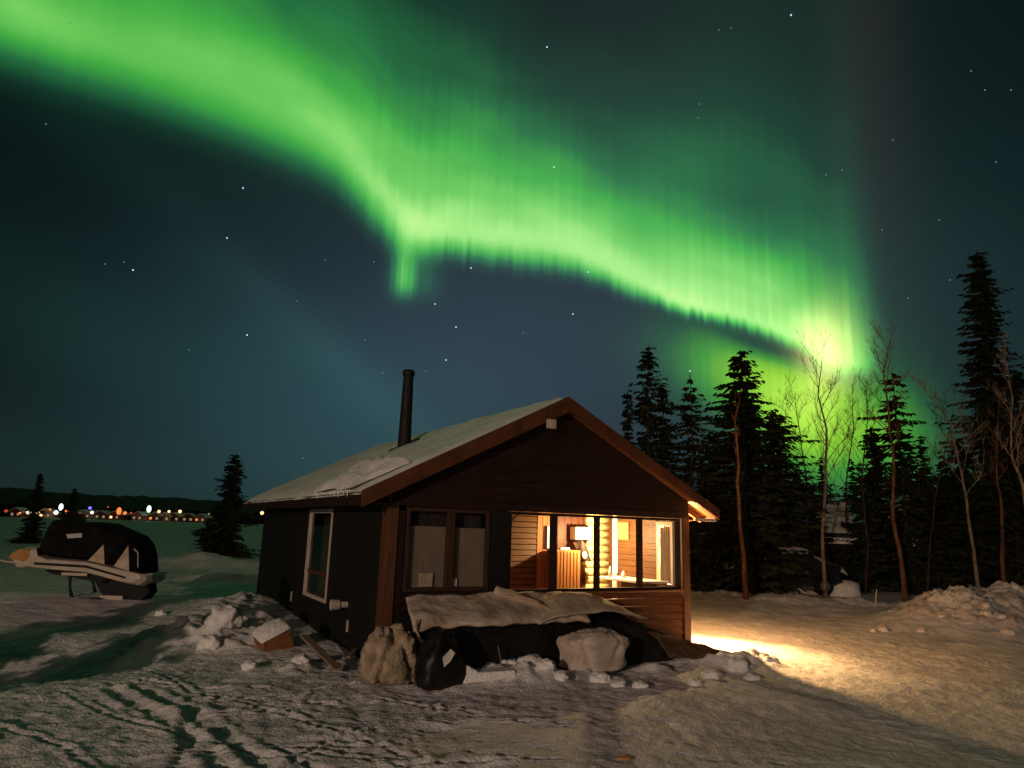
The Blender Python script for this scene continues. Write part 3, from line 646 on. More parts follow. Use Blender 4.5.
rr = random.Random(8)
for k in range(22):
    y = .2 + k * .095; L = rr.uniform(.03, .10); MB().tube([(-.56, y, ZE - .0), (-.565, y, ZE - L * .5), (-.565, y, ZE - L)], [.017, .010, .002], 6).build('icicle', M['lumpsnow'], o)

# ------------------------------------------------------------------ heap of covered things in front of the cabin
def local_obj(o): o.location = (CX0, CY0, 0); o.rotation_euler = (0, 0, math.radians(29.45)); return o
def lerp(x, P):
    if x <= P[0][0]: return P[0][1]
    for (a, b), (c, d) in zip(P, P[1:]):
        if x <= c: return b + (d - b) * (x - a) / (c - a)
    return P[-1][1]
rows = []
TOPZ = [(0.05, .55), (.15, .66), (2.0, .66), (3.2, .64), (3.85, .60), (4.3, .42), (4.8, .20), (5.3, .05), (5.6, -.05)]
for i in range(101):
    x = .05 + 5.5 * i / 100; h = lerp(x, TOPZ); row = []
    fy = lerp(x, [(0, -1.02), (3.5, -1.02), (4.4, -1.25), (5.6, -1.45)])
    prof = [(-.18, -.1), (-.2, h * .7), (-.26, h + .16 * (x < 3.9)), (-.45, h + .12 * (x < 3.9)), (-.75, h + .03), (fy + .05, h), (fy, h - .04), (fy - .02, h * .6), (fy - .03, h * .3), (fy - .06, -.1), (fy - .10, -.2)]
    for k, (y, z) in enumerate(prof):
        nz = mnoise.noise((x * 2.2, k * .8, 7)) * .035 + mnoise.noise((x * 7, k * 1.3, 9)) * .012
        row.append((x, y + nz, z + nz * .6))
    rows.append(row)
o = local_obj(MB().grid(rows).build('tarp_covered_pile', M['tarp'], None, smooth=True)); tag(o, 'long low pile under a black tarp along the cabin front', 'tarp')
def sheetobj(name, m, fn, nu, nv, th, label, cat):
    up = [[fn(i / nu, j / nv) for j in range(nv + 1)] for i in range(nu + 1)]
    b = MB().grid(up)
    o = b.build(name, m, None, smooth=True); s = o.modifiers.new('thickness', 'SOLIDIFY'); s.thickness = th; s.offset = -1
    local_obj(o); return tag(o, label, cat)
def f_slab(u, v):
    x = .03 + .22 * v + (2.80 - .2 * v) * u; w = mnoise.noise((x * 1.4, v * 2, 3)) * .03 + mnoise.noise((x * 5, v * 5, 5)) * .012
    y = -1.10 + .80 * v + .03 * math.sin(x * 4) + .02 * mnoise.noise((x * 9, 1, 1)); z = .71 + .27 * v + w - .05 * max(0, 1 - u * 14) - max(0, .16 - v) * (.35 + .5 * mnoise.noise((x * 3, 4, 4))) + .008 * math.sin(6 * v + 9 * x + 3 * mnoise.noise((x, v * 2, 6)))
    return (x - .02 * v, y, z)
sheetobj('snowy_sheet', M['sheet'], f_slab, 60, 14, .05, 'pale snow dusted sheet lying flat on the left of the tarp pile', 'sheet')
def f_flap(u, v):   # folded corner standing up
    x = 1.55 + .75 * u + .05 * v; y = -.62 - .42 * u + .30 * v; z = .98 - .22 * u + .10 * math.sin(PI * v) * (1 - .5 * u) + .05 * math.sin(3 * v + 4 * u) + mnoise.noise((u * 4, v * 4, 8)) * .04 - .14 * v * (1 - u) + .06
    return (x, y, z)
sheetobj('canvas_flap', M['canvas'], f_flap, 30, 14, .015, 'stiff pale canvas fold standing up in the middle of the pile', 'canvas')
def f_hump(u, v):
    x = 1.95 + 2.0 * u; h = .38 * math.sin(PI * min(1, u * 1.02)) ** .8 if u < .98 else 0.0
    y = -1.14 + .85 * v; s = math.sin(PI * (.12 + .58 * v)); z = .66 + (h * s * .9) + mnoise.noise((x * 2, v * 3, 12)) * .05 + mnoise.noise((x * 6, v * 6, 13)) * .018
    return (x, y, z)
sheetobj('canvas_cover', M['canvas'], f_hump, 44, 18, .02, 'crumpled pale canvas humped over the right half of the pile', 'canvas')
def blob(name, c, s, m, seed, label, cat, pinch=0.0, wr=.08, flat=True, nu=40, nv=26, power=.75, group=None, folds=0, local=True, tilt=0.0, creases=()):
    vs = []; b = MB(); rows = []
    for i in range(nv + 1):
        t = PI * i / nv; row = []
        for j in range(nu):
            p = 2 * PI * j / nu
            sg = lambda v: math.copysign(abs(v) ** power, v)
            x, y, z = sg(math.sin(t)) * sg(math.cos(p)), sg(math.sin(t)) * sg(math.sin(p)), -sg(math.cos(t))
            w = mnoise.noise((x * 1.6 + seed, y * 1.6, z * 1.6)) * wr * 1.6 + mnoise.noise((x * 4 + seed, y * 4, z * 4)) * wr * .7 + mnoise.noise((x * 10 + seed, y * 10, z * 10)) * wr * .45 + mnoise.noise((x * 22 + seed, y * 22, z * 22)) * wr * .2
            if folds: w += -abs(math.sin(folds * p + 2.2 * z + seed)) ** .5 * wr * .9 + wr * .45
            for (p0, sl_, dp, wd) in creases: w -= dp * math.exp(-((p - p0 - sl_ * z) / wd) ** 2) * (1 - z * z * .6)
            k = 1 + w
            if pinch and z > 0: q = 1 - pinch * z ** 1.4; x *= q; y *= q
            if flat and z < -.55: z = -.55 + (z + .55) * .35
            row.append((x * k * s[0] + tilt * z, y * k * s[1], z * k * s[2]))
        rows.append(row + [row[0]])
    b.grid(rows); o = b.build(name, m, None, smooth=True)
    if local:
        p = c2w(c[0], c[1]); o.location = (p[0], p[1], c[2]); o.rotation_euler = (0, 0, math.radians(29.45))
    else: o.location = c
    return tag(o, label, cat, group)
ws = blob('woven_sack', (2.68, -1.42, .27), (.50, .30, .31), mat('woven_sack_cloth', (.50, .41, .34), (.68, .58, .50), rough=.75, scale=3, bump=.35, bscale=60, stretch=(1, 1, 3)), 3, 'white woven sack lying on its side under the canvas', 'sack', wr=.09, power=.55, nu=72, nv=40, creases=((4.9, .25, .12, .07), (4.3, -.3, .07, .06), (5.5, .4, .08, .06)))
blob('burlap_sack', (-.30, -1.12, .32), (.34, .27, .38), M['burlap'], 11, 'bulging brown burlap sack with deep creases by the cabin corner', 'sack', pinch=.12, wr=.15, power=.62, nu=72, nv=40, creases=((4.45, .35, .30, .09), (5.15, -.5, .26, .10), (3.9, .3, .12, .12)))
bb = blob('bin_bag', (.28, -1.42, .28), (.31, .26, .42), M['plastic'], 21, 'black plastic bin bag slumped beside the burlap sack', 'bag', pinch=.55, wr=.10, folds=2)
MB().add([(-.09, -.285, .13), (.03, -.255, .22), (.09, -.262, .17), (.02, -.285, .08), (-.07, -.30, .02)], [(0, 4, 3, 2, 1)]).build('label_patch', M['white'], bb)
def f_brown(u, v):
    x = 3.95 + 1.75 * u; y = -1.62 + 1.0 * v; z = (.48 - .46 * u) * math.sin(PI * (.10 + .62 * v)) + .02 + mnoise.noise((x * 3, v * 4, 31)) * .05 + mnoise.noise((x * 9, v * 9, 32)) * .015
    return (x, y, z)
sheetobj('brown_canvas', M['browntarp'], f_brown, 40, 18, .02, 'brown canvas sheet trailing onto the snow at the right end of the pile', 'canvas')
# strap hanging at the left end
o = local_obj(MB().tube([(.10, -1.06, .78), (.05, -1.14, .66), (.10, -1.18, .54), (.24, -1.2, .45), (.45, -1.22, .40), (.58, -1.24, .28), (.62, -1.3, .12)], [.012, .02, .026, .05, .02, .022, .03], 7).build('rope', M['sheet'], None, smooth=True)); tag(o, 'frayed pale rope hanging off the left end of the sheet', 'rope')
# thin stick
o = local_obj(MB().tube([(1.30, -1.25, .10), (1.24, -1.2, .42)], [.008, .005], 6).build('stick', M['greywood'], None)); tag(o, 'thin pale stick poking up in front of the black tarp', 'stick')
# ice slab
o = MB().prism([(0, 0), (.5, .02), (.72, .06), (.7, .14), (.22, .13), (.05, .22)], -.12, .14).build('ice_slab', M['lumpsnow'], None, bevel=.02); p = c2w(.55, -1.5); o.location = (*p, .06); o.rotation_euler = (0, 0, math.radians(20)); tag(o, 'flat broken slab of snow beside the black bin bag', 'snow slab')
# wooden box with snow on it, planks
p = at(275, 652)
t = empty('wooden_box', (p.x - .05, p.y + .2, hz(p.x, p.y) - .03), 'tipped brown wooden box capped with snow left of the cabin', 'box', rz=math.radians(38)); t.rotation_euler = (math.radians(14), math.radians(-24), math.radians(38))
MB().box((-.23, -.19, 0), (.23, .19, .36)).build('body', M['woodbox'], t, bevel=.012)
rows = [[(-.25 + .5 * i / 16, -.21 + .42 * j / 12, .362 + (.09 * (math.sin(PI * (i / 16)) * math.sin(PI * j / 12)) ** .35 if 0 < i < 16 and 0 < j < 12 else -.02) + .012 * mnoise.noise((i * .4, j * .4, 1))) for j in range(13)] for i in range(17)]
MB().grid(rows).build('snow_cap', M['lumpsnow'], t, smooth=True)
def plank(a, b, w, th, label):
    a, b = Vector(a), Vector(b); d = b - a; L = d.length; o = MB().box((0, -w / 2, 0), (L, w / 2, th)).build('plank', M['greywood'], None, bevel=.006)
    o.location = a; o.rotation_euler = d.to_track_quat('X', 'Z').to_euler(); return tag(o, label, 'plank', 'planks by the side wall')
a = at(302, 652); b = at(338, 674); plank((a.x, a.y, hz(a.x, a.y) + .22), (b.x, b.y, hz(b.x, b.y) + .04), .12, .03, 'weathered plank sloping down into the snow beside the wooden box')
a = at(348, 662); b = at(362, 650); plank((a.x, a.y, hz(a.x, a.y) + .05), (b.x, b.y, hz(b.x, b.y) + .12), .07, .03, 'short pale plank end between the side wall and the burlap sack')
# snow lumps
lumps = [(222, 645, .26, 'large rounded snow block left of the wooden box'), (208, 652, .17, 'low snow block beside the large rounded one'), (236, 632, .17, 'snow block behind the large rounded one'), (506, 672, .27, 'big snow heap piece in front of the black tarp'), (484, 664, .12, 'upright snow block left of the big heap piece'), (530, 678, .16, 'rounded snow block left of the woven sack'),
         (545, 683, .11, None), (560, 686, .09, None), (600, 684, .12, 'snow block below the right end of the woven sack'), (618, 688, .09, None), (488, 676, .11, None), (772, 668, .09, 'dark edged snow chunk at the rim of the lamplit patch'), (735, 672, .14, 'snow block at the end of the brown canvas'), (712, 678, .12, None), (752, 680, .10, None), (695, 684, .09, None),
         (300, 668, .13, 'snow block under the sloping plank'), (250, 668, .10, None), (640, 690, .08, None), (690, 655, .06, None), (705, 657, .05, None), (465, 683, .08, None), (180, 640, .12, None), (160, 622, .10, None), (195, 628, .14, None)]
rl = random.Random(4)
for k, (px, py, r, lab) in enumerate(lumps):
    p = at(px, py); blob('snow_lump', (p.x, p.y, hz(p.x, p.y) + r * .08), (r * rl.uniform(.9, 1.25), r * rl.uniform(.8, 1.1), r * rl.uniform(.7, .95)), M['lumpsnow'], 40 + k * 3.1, lab or 'small snow lump lying in the trampled snow around the cabin', 'snow lump', wr=.17, power=.82, nu=40, nv=22, group='snow lumps around the cabin', local=False)
# rough dirty crust of the ploughed heap at the right
hx = np.arange(7.6, 19.5, .055); hy = np.arange(14.2, 21.0, .055); HX, HY = np.meshgrid(hx, hy)
hd = seg_d(HX, HY, HEAP); hk = np.exp(-(hd / 1.5) ** 2)
lay = -.07 + .15 * ss(hk + .22 * fbm(HX * 1.3, HY * 1.3, 3, 77), .12, .5) * (.62 + .45 * fbm(HX * 1.9, HY * 1.9, 5, 78)) + .035 * fbm(HX * 4.5, HY * 4.5, 4, 79) * ss(hk, .1, .4)
HZ = height(HX, HY) + lay
ii = np.arange(HX.size).reshape(HX.shape); FH = np.stack([ii[:-1, :-1], ii[:-1, 1:], ii[1:, 1:], ii[1:, :-1]], -1).reshape(-1, 4)
keep = (lay.ravel()[FH] > -.04).all(1)
used = np.unique(FH[keep]); remap = np.full(HX.size, -1); remap[used] = np.arange(len(used))
o = np_mesh('snow_heap', np.stack([HX, HY, HZ], -1).reshape(-1, 3)[used], remap[FH[keep]], M['dirtysnow']); tag(o, 'rough heap of dirty ploughed snow at the right edge of the yard', 'snow heap')
rk = random.Random(17)
for k in range(14):
    x = rk.uniform(8.0, 13.0); y = rk.uniform(14.6, 16.2); r = rk.uniform(.04, .11)
    blob('snow_chunk', (x, y, hz(x, y) + r * .2), (r * rk.uniform(.8, 1.3), r * rk.uniform(.8, 1.2), r * rk.uniform(.6, .9)), M['dirtysnow'], 200 + k * 2.7, 'small snow chunk fallen at the foot of the ploughed heap', 'snow chunk', wr=.2, power=.8, nu=18, nv=11, group='snow chunks at the foot of the ploughed heap', local=False)
p = at(624, 759); o = blob('leaf_litter', (p.x, p.y, hz(p.x, p.y) + .01), (.07, .035, .018), M['orange'], 5, 'small orange scrap lying on the foreground snow', 'scrap', nu=12, nv=8, local=False)

# ------------------------------------------------------------------ snowmobile under its cover
YM = 15.5
sm0 = aty(95, 598, YM)
sm = empty('snowmobile', (sm0.x, YM, 0), 'covered snowmobile with cream hull parked left of the cabin', 'snowmobile')
def q(px, py): v = aty(px, py, YM); return (v.x - sm0.x, v.z)
def taper_prism(poly, w0, w1, zc):   # outline in x, z; inner ring at full width, outer ring narrower for rounded sides
    n = len(poly); cx = sum(a for a, b in poly) / n; cz = sum(b for a, b in poly) / n; b = MB(); rings = []
    for (yy, k) in ((-w1, .80), (-w0 * .92, .93), (-w0 * .6, 1.0), (w0 * .6, 1.0), (w0 * .92, .93), (w1, .80)):
        rings.append([(cx + (x - cx) * (.5 + .5 * k), yy, cz + (z - cz) * k) for x, z in poly])
    for r in rings: b.v += r
    for i in range(5): b.f += [(i * n + j, i * n + (j + 1) % n, (i + 1) * n + (j + 1) % n, (i + 1) * n + j) for j in range(n)]
    b.f += [tuple(range(n - 1, -1, -1)), tuple(range(5 * n, 6 * n))]; return b
hull = [q(23, 558), q(28, 551), q(36, 546), q(49, 546), q(50, 553), q(60, 557), q(100, 560), q(138, 569), q(158, 574), q(159, 580), q(150, 585), q(138, 583), q(100, 572), q(65, 569), q(42, 566), q(27, 563)]
hl = taper_prism(hull, .45, .50, 0).build('hull', M['cream'], sm, smooth=False, bevel=.015)
taper_prism([q(23.5, 558), q(28, 551.5), q(35, 547), q(46, 547.5), q(46, 556), q(40, 562)], .44, .52, 0).build('nose_cone', M['orange'], sm, bevel=.012)  # cream nose with the orange light on it painted into the colour
MB().prism([q(50, 561), q(100, 564), q(138, 575), q(138, 577), q(100, 566.5), q(50, 563.5)], -.512, -.470).build('stripe', M['rubber'], sm)
taper_prism([q(52, 569), q(98, 571), q(120, 578), q(112, 583), q(84, 577), q(60, 573)], .28, .34, 0).build('belly_pan', M['rubber'], sm, bevel=.02)
MB().box((q(33, 552)[0], -.505, q(33, 554)[1]), (q(43, 552)[0], -.45, q(33, 551)[1])).build('intake', M['rubber'], sm, bevel=.004)
MB().sphere((q(35, 563)[0], -.40, q(35, 564)[1]), .10, 12, 8, (1.4, .7, .6)).build('headlight', M['cream'], sm, smooth=True)
cov = [q(48, 552), q(50, 544), q(58, 526), q(62, 520), q(71, 519), q(82, 523), q(97, 522), q(113, 523.5), q(128, 530), q(141, 536), q(148, 545), q(151, 556), q(152, 576), q(138, 569), q(100, 560), q(75, 558), q(58, 556)]
def cover_mesh():
    b = taper_prism(cov, .40, .46, 0); return b
cv = cover_mesh().build('cover', M['cover'], sm, bevel=.012)
for tri in ([q(101, 559.5), q(116, 544), q(117, 563)], [q(126, 565), q(140, 545), q(141, 570)]):
    MB().prism([(a, z) for a, z in tri], -.475, -.462).build('side_panel', M['canvas'], cv)
MB().prism([q(80, 534), q(95, 533), q(95, 537), q(81, 538)], -.475, -.462).build('side_patch', M['steel'], cv)
MB().tube([(*[q(146, 548)[0]], -.49, q(146, 548)[1]), (q(150, 552)[0], -.50, q(150, 552)[1]), (q(150, 566)[0], -.50, q(150, 566)[1])], .012, 6).build('strap', M['cream'], cv)
for sy in (-.42, .42):
    sk = MB().tube([(q(30, 594)[0], sy, q(30, 592)[1]), (q(50, 597)[0], sy, q(50, 597.5)[1]), (q(75, 598)[0], sy, q(75, 598)[1]), (q(112, 596)[0], sy, q(112, 597)[1])][1:] if sy < 0 else [(-1.2, sy, .10), (-.9, sy, .03), (.2, sy, .03)], [.015, .05, .03][:3], 8).build('ski', M['rubber'], sm)
    MB().tube([(q(80, 572)[0], sy * .8, q(80, 572)[1]), (q(82, 586)[0], sy, q(82, 586)[1]), (q(84, 597)[0], sy, q(84, 597)[1])], [.03, .025, .045], 8).build('strut', M['rubber'], sm)
    MB().box((q(75, 570)[0], sy - .04, q(75, 574)[1]), (q(100, 570)[0], sy + .04, q(75, 571)[1])).build('footrest', M['cream'], sm, bevel=.01)
tr_ = [q(96, 574), q(104, 590), q(110, 599), q(146, 600), q(154, 592), q(152, 582), q(130, 578)]
MB().prism(tr_, -.20, .20).build('track', M['rubber'], sm, bevel=.04)
MB().box((q(108, 590)[0], -.30, q(110, 598)[1]), (q(131, 590)[0], -.22, q(110, 594)[1])).build('runner', M['cream'], sm, bevel=.008)
MB().tube([(q(152, 577)[0], -.35, q(152, 574)[1]), (q(160, 577)[0], -.36, q(160, 573)[1]), (q(160, 577)[0], .36, q(160, 573)[1]), (q(152, 577)[0], .35, q(152, 574)[1])], .018, 8).build('rear_bumper', M['steel'], sm)
MB().tube([(q(25, 563)[0], -.10, q(25, 563)[1]), (q(10, 561)[0], -.16, q(10, 561)[1]), (q(-6, 556)[0], -.2, q(-6, 556)[1])], [.022, .018, .015], 8).build('tow_bar', M['cream'], sm)

# ------------------------------------------------------------------ trees
def spruce_parts(h, r, seed, m, zb=.25, dens=1.0, fw=1.0, gappy=0.0):
    R = random.Random(seed); tr = MB(); lean = R.uniform(-.02, .02)
    tr.tube([(lean * h * t + .03 * math.sin(t * 7 + seed), .02 * math.cos(t * 6), h * t) for t in [0, .1, .25, .5, .75, 1]], [.022 * h * .5, .0095 * h, .008 * h, .0055 * h, .003 * h, .001 * h], 8)
    cr_ = MB(); z = zb
    V, Fc = cr_.v, cr_.f
    while z < h * .985:
        f = (z - zb) / (h - zb); L0 = r * (1 - f) ** .62 * (.82 + .18 * math.sin(f * 9 + seed)) + .10
        if f < .12: L0 *= .75 + 2 * f
        if R.random() < gappy: z += .16; continue
        n = max(4, int((5 + 4 * (1 - f)) * dens)); a0 = R.uniform(0, 6.28)
        for k in range(n):
            a = a0 + 2 * PI * k / n + R.uniform(-.35, .35); L = L0 * R.uniform(.45, 1.15) * (.82 + .75 * mnoise.noise((math.cos(a) * 1.3 + seed, math.sin(a) * 1.3, z * 1.1))); droop = R.uniform(.18, .42) * (1 - .7 * f); tip = R.uniform(.0, .2)
            ca, sa = math.cos(a), math.sin(a); m_ = max(3, int(L / .13)); zz = z + R.uniform(-.17, .17)
            for i in range(m_):
                s = (i + R.random() * .6 + .25) / m_; px_, py_, pz_ = ca * L * s, sa * L * s, zz - droop * L * s + tip * L * s * s
                for sd_ in (-1, 1, 0):
                    tw = (.16 + .20 * (1 - s) * min(1, L)) * R.uniform(.7, 1.3); aa = a + sd_ * R.uniform(.5, 1.05)
                    dx, dy = math.cos(aa) * tw, math.sin(aa) * tw; dz = -tw * R.uniform(.15, .65)
                    wx, wy = -math.sin(aa) * .055 * fw, math.cos(aa) * .055 * fw; o = len(V)
                    V += [(px_ - wx, py_ - wy, pz_), (px_ + wx, py_ + wy, pz_ + .02), (px_ + dx * .7 + wx * .8, py_ + dy * .7 + wy * .8, pz_ + dz * .6), (px_ + dx, py_ + dy, pz_ + dz), (px_ + dx * .6 - wx, py_ + dy * .6 - wy, pz_ + dz * .75)]
                    Fc.append((o, o + 1, o + 2, o + 3, o + 4))
        z += (.13 + .10 * R.random()) * (1.15 - .35 * f) / max(.6, dens)
    o = len(V); V += [(-.03, 0, h * .96), (.03, 0, h * .96), (0, 0, h * 1.005)]; Fc.append((o, o + 1, o + 2))
    off = [(lean * v[2], 0) for v in V]; cr_.v = [(v[0] + d[0], v[1] + d[1], v[2]) for v, d in zip(V, off)]
    return tr, cr_
def spruce(px, base, top, wpx, Y, seed, label, m='needle', group=None, cat='spruce tree', **k):
    d = ray(px, top); x = CAMP.x + d.x / d.y * Y; z = hz(x, Y) - .05
    dt = ray(px, top); h = CAMH + dt.z / dt.y * Y - z; r = wpx / 2 / FPX * Y * 1.75
    e = empty('spruce_tree', (x, Y, z), label, cat, group); a, b = spruce_parts(h, r, seed, m, **k)
    a.build('trunk', M['bark'], e, smooth=True); b.build('crown', M[m], e); return e
spruce(237, 553, 455, 40, 39, 1, 'lone spruce at the lake edge left of the cabin roof', zb=.1, dens=1.5)
spruce(209, 553, 520, 30, 38.2, 2, 'low bushy spruce at the foot of the lone lakeside spruce', zb=.05, dens=1.4, cat='spruce tree')
spruce(42, 535, 474, 20, 60, 3, 'slim spruce behind the nose of the snowmobile', dens=1.2, zb=.1)
spruce(31, 540, 522, 26, 58, 31, 'low bushy spruce beside the slim one behind the snowmobile nose', dens=1.3, zb=.1)
spruce(76, 538, 489, 22, 52, 4, 'spruce rising right behind the snowmobile cover', dens=1.2, zb=.1)
spruce(627, 600, 390, 16, 25, 5, 'narrow short spruce leftmost of the trees beyond the cabin ridge', fw=.9)
spruce(646, 600, 345, 48, 26, 6, 'tall pointed spruce left of its darker twin behind the roof slope')
spruce(664, 600, 383, 58, 27, 7, 'dense dark spruce right of the tall pointed one behind the roof')
spruce(692, 600, 373, 70, 25, 8, 'open spruce with gaps between its layered branches beside the roof end', gappy=.28, dens=.9)
spruce(741, 600, 350, 122, 24.5, 9, 'broad dark spruce behind the bare crooked trunk', dens=1.25, fw=1.2)
spruce(775, 600, 408, 96, 26, 10, 'shorter spruce at the right shoulder of the broad dark one', dens=1.2)
spruce(978, 600, 250, 84, 25, 11, 'tallest spruce with a narrow spire at the right', dens=1.15, fw=1.1)
spruce(893, 600, 372, 84, 27, 12, 'spruce right behind the reddish bare trunk', dens=.9, gappy=.12)
spruce(872, 600, 425, 40, 29, 13, 'small spruce left of the reddish bare trunk', dens=1)
spruce(945, 600, 455, 60, 30, 14, 'squat dark spruce left of the tallest spire')
spruce(1014, 600, 370, 84, 29, 15, 'dark spruce at the right edge of the wood behind the leaning birch')
spruce(1000, 600, 400, 60, 24, 17, 'dark spruce between the tallest spire and the right edge')
spruce(960, 600, 440, 90, 26, 18, 'bushy dark spruce just left of the tallest spire')
spruce(925, 600, 470, 64, 27, 19, 'low dark spruce between the reddish trunk and the leaning birch')
spruce(1040, 600, 330, 70, 26, 20, 'tall dark spruce cut by the right edge of the picture')
spruce(858, 600, 478, 40, 27, 23, 'small dark spruce before the right end of the shed')
spruce(812, 600, 492, 36, 27.5, 24, 'small dark spruce before the middle of the shed')
spruce(714, 600, 430, 50, 28, 16, 'dark spruce filling between the open one and the broad one', dens=1.1)
# two unseen spruces added at the left to shade snow before the snowmobile
for (x, y, h, sd_, lab) in ((-7.5, 4.0, 2.5, 91, 'unseen young spruce added for shade past the left edge, the nearer of two'), (-8.7, 6.2, 2.3, 92, 'unseen young spruce added for shade past the left edge, the farther of two')):
    e = empty('spruce_tree', (x, y, hz(x, y) - .05), lab, 'spruce tree'); a, b = spruce_parts(h, 1.15, sd_, 'needle', dens=1.4, fw=1.3, zb=.05); a.build('trunk', M['bark'], e, smooth=True); b.build('crown', M['needle'], e)
# woods behind: copies of three spruces
protos = []
for k, (h, r, s) in enumerate(((6.5, 1.2, 71), (7.5, 1.3, 72), (5.2, 1.25, 73))):
    e = empty('spruce_tree', (0, 0, 0), 'dark spruce in the thick of the wood behind the front trees', 'spruce tree', 'spruces of the wood behind the front trees'); a, b = spruce_parts(h, r, s, 'needle', dens=.95, fw=1.3); a.build('trunk', M['bark'], e, smooth=True); b.build('crown', M['needle'], e); protos.append(e)
rw_ = random.Random(23)
spots = [(705, 44), (720, 50), (735, 38), (752, 46), (770, 55), (790, 47), (806, 52), (826, 49), (850, 45), (866, 38), (882, 34), (905, 42), (918, 33), (930, 39), (948, 44), (962, 34), (975, 40), (990, 33), (1003, 38), (1018, 43), (1035, 36), (1060, 40), (1080, 33), (1110, 38), (900, 36), (800, 40), (815, 58), (835, 62), (858, 54), (876, 48), (893, 56), (912, 50), (936, 55), (955, 60), (985, 52), (782, 62), (655, 48), (675, 44), (640, 60), (690, 58)]
for i, (px, Y) in enumerate(spots):
    e = protos[i] if i < 3 else copy_tree(protos[i % 3]); x = ray(px, 560).x / ray(px, 560).y * Y; s = rw_.uniform(.75, 1.05) * (.85 if px < 860 else 1.0) * (1 + (Y - 40) * .012)
    e.location = (x, Y, hz(x, Y) - .1); e.scale = (s, s, s); e.rotation_euler = (0, 0, rw_.uniform(0, 6))
# bare broadleaf trees and pines: trunk through given picture-traced points, branches grown at random
def bare(pts, Y, r0, seed, label, m, nb=14, blen=1.6, start=.35, fan=.9, name='birch_tree', cat='birch tree', sub=3):
    R = random.Random(seed); P = [aty(px, py, Y) for px, py in pts]
    z0 = hz(P[0].x, Y) - .05; base = Vector((P[0].x, Y, z0)); P = [Vector((p.x - base.x, R.uniform(-.06, .06) * i, p.z - z0)) for i, p in enumerate(P)]; P[0].z = 0
    e = empty(name, base, label, cat); n = len(P)
    tb = MB(); 
    fine = []
    for i in range(n - 1):
        for t in (0, .34, .67): fine.append(P[i].lerp(P[i + 1], t) + Vector((R.uniform(-.02, .02), R.uniform(-.02, .02), 0)) * (i > 0))
    fine.append(P[-1]); N = len(fine)
    tb.tube(fine, [r0 * (1 - .86 * (i / (N - 1)) ** .9) for i in range(N)], 9); tb.build('trunk', M[m], e, smooth=True)
    cb = MB()
    def branch(p, d, L, r, lev):
        k = 5 if lev == 0 else 4; q_ = [p]; dd = d.copy()
        for i in range(k):
            dd = (dd + Vector((R.uniform(-.22, .22), R.uniform(-.22, .22), R.uniform(-.05, .22)))).normalized(); q_.append(q_[-1] + dd * L / k)
        cb.tube(q_, [r * (1 - .8 * i / k) for i in range(k + 1)], 5 if lev == 0 else 3, cap=False)
        if lev < sub - 1:
            for j in range(R.randint(6, 9) if lev == 0 else R.randint(3, 5)):
                t = R.uniform(.25, .98); i = min(k - 1, int(t * k)); pp = q_[i].lerp(q_[i + 1], t * k - i)
                nd_ = (dd + Vector((R.uniform(-.9, .9), R.uniform(-.9, .9), R.uniform(-.2, .5)))).normalized(); branch(pp, nd_, L * R.uniform(.35, .6), max(.0045, r * .5), lev + 1)
    for b_ in range(nb):
        t = start + (1 - start) * (b_ + R.random()) / nb; i = min(N - 2, int(t * (N - 1))); pp = fine[i].lerp(fine[i + 1], t * (N - 1) - i)
        a = R.uniform(0, 6.28); d = Vector((math.cos(a) * fan, math.sin(a) * fan, R.uniform(.5, 1.2))).normalized()
        branch(pp, d, blen * (1.1 - .6 * t) * R.uniform(.6, 1.2), max(.006, r0 * (1 - .8 * t) * .42), 0)
    cb.build('crown', M[m], e); return e
bare([(746, 600), (744, 560), (739, 500), (737, 450), (735, 420), (740, 398)], 21.5, .085, 1, 'thin crooked lamplit trunk in front of the broad dark spruce', 'pinebark', nb=6, blen=.5, start=.5, name='pine_tree', cat='pine tree')
bare([(826, 602), (823, 540), (824, 480), (825, 430), (820, 395), (824, 356)], 24, .075, 2, 'forked bare birch standing against the brightest green glow', 'birchbark', nb=16, blen=2.0, start=.35, fan=.6)
bare([(806, 602), (808, 540), (806, 480), (800, 430), (795, 395)], 26, .05, 3, 'slender bare birch left of the forked one', 'bark', nb=13, blen=1.6, start=.35, fan=.7)
bare([(846, 602), (846, 540), (846, 480), (852, 430), (850, 385)], 28, .05, 4, 'faint bare birch right of the forked one', 'bark', nb=13, blen=1.7, start=.4, fan=.7)
bare([(906, 606), (902, 560), (894, 520), (897, 470), (890, 410), (887, 370), (886, 340)], 22.5, .085, 5, 'tall reddish bare trunk with a twiggy crown', 'pinebark', nb=18, blen=1.5, start=.55, fan=.8, name='pine_tree', cat='pine tree')
bare([(980, 600), (974, 550), (966, 500), (957, 460), (945, 425), (925, 385)], 22, .065, 6, 'bare birch leaning left before the tallest spire', 'birchbark', nb=12, blen=1.6, start=.4, fan=.7)
bare([(1030, 520), (1022, 485), (1012, 455), (1009, 400), (1004, 350)], 20, .06, 7, 'pale bare birch curving at the right edge of the picture', 'birchbark', nb=12, blen=1.4, start=.3, fan=.7)
bare([(1005, 600), (1003, 560), (1000, 510), (997, 470), (995, 400)], 23.5, .09, 8, 'straight reddish trunk right of the tallest spire', 'pinebark', nb=8, blen=1.0, start=.6, name='pine_tree', cat='pine tree')
bare([(752, 598), (750, 540), (758, 500), (760, 450)], 30, .06, 9, 'thin bare trunk behind the snow covered car', 'bark', nb=8, blen=1.0, start=.4)
bare([(866, 600), (868, 545), (862, 480), (866, 420), (868, 390)], 26, .05, 10, 'thin bare tree between the faint birch and the reddish trunk', 'bark', nb=14, blen=1.5, start=.4)
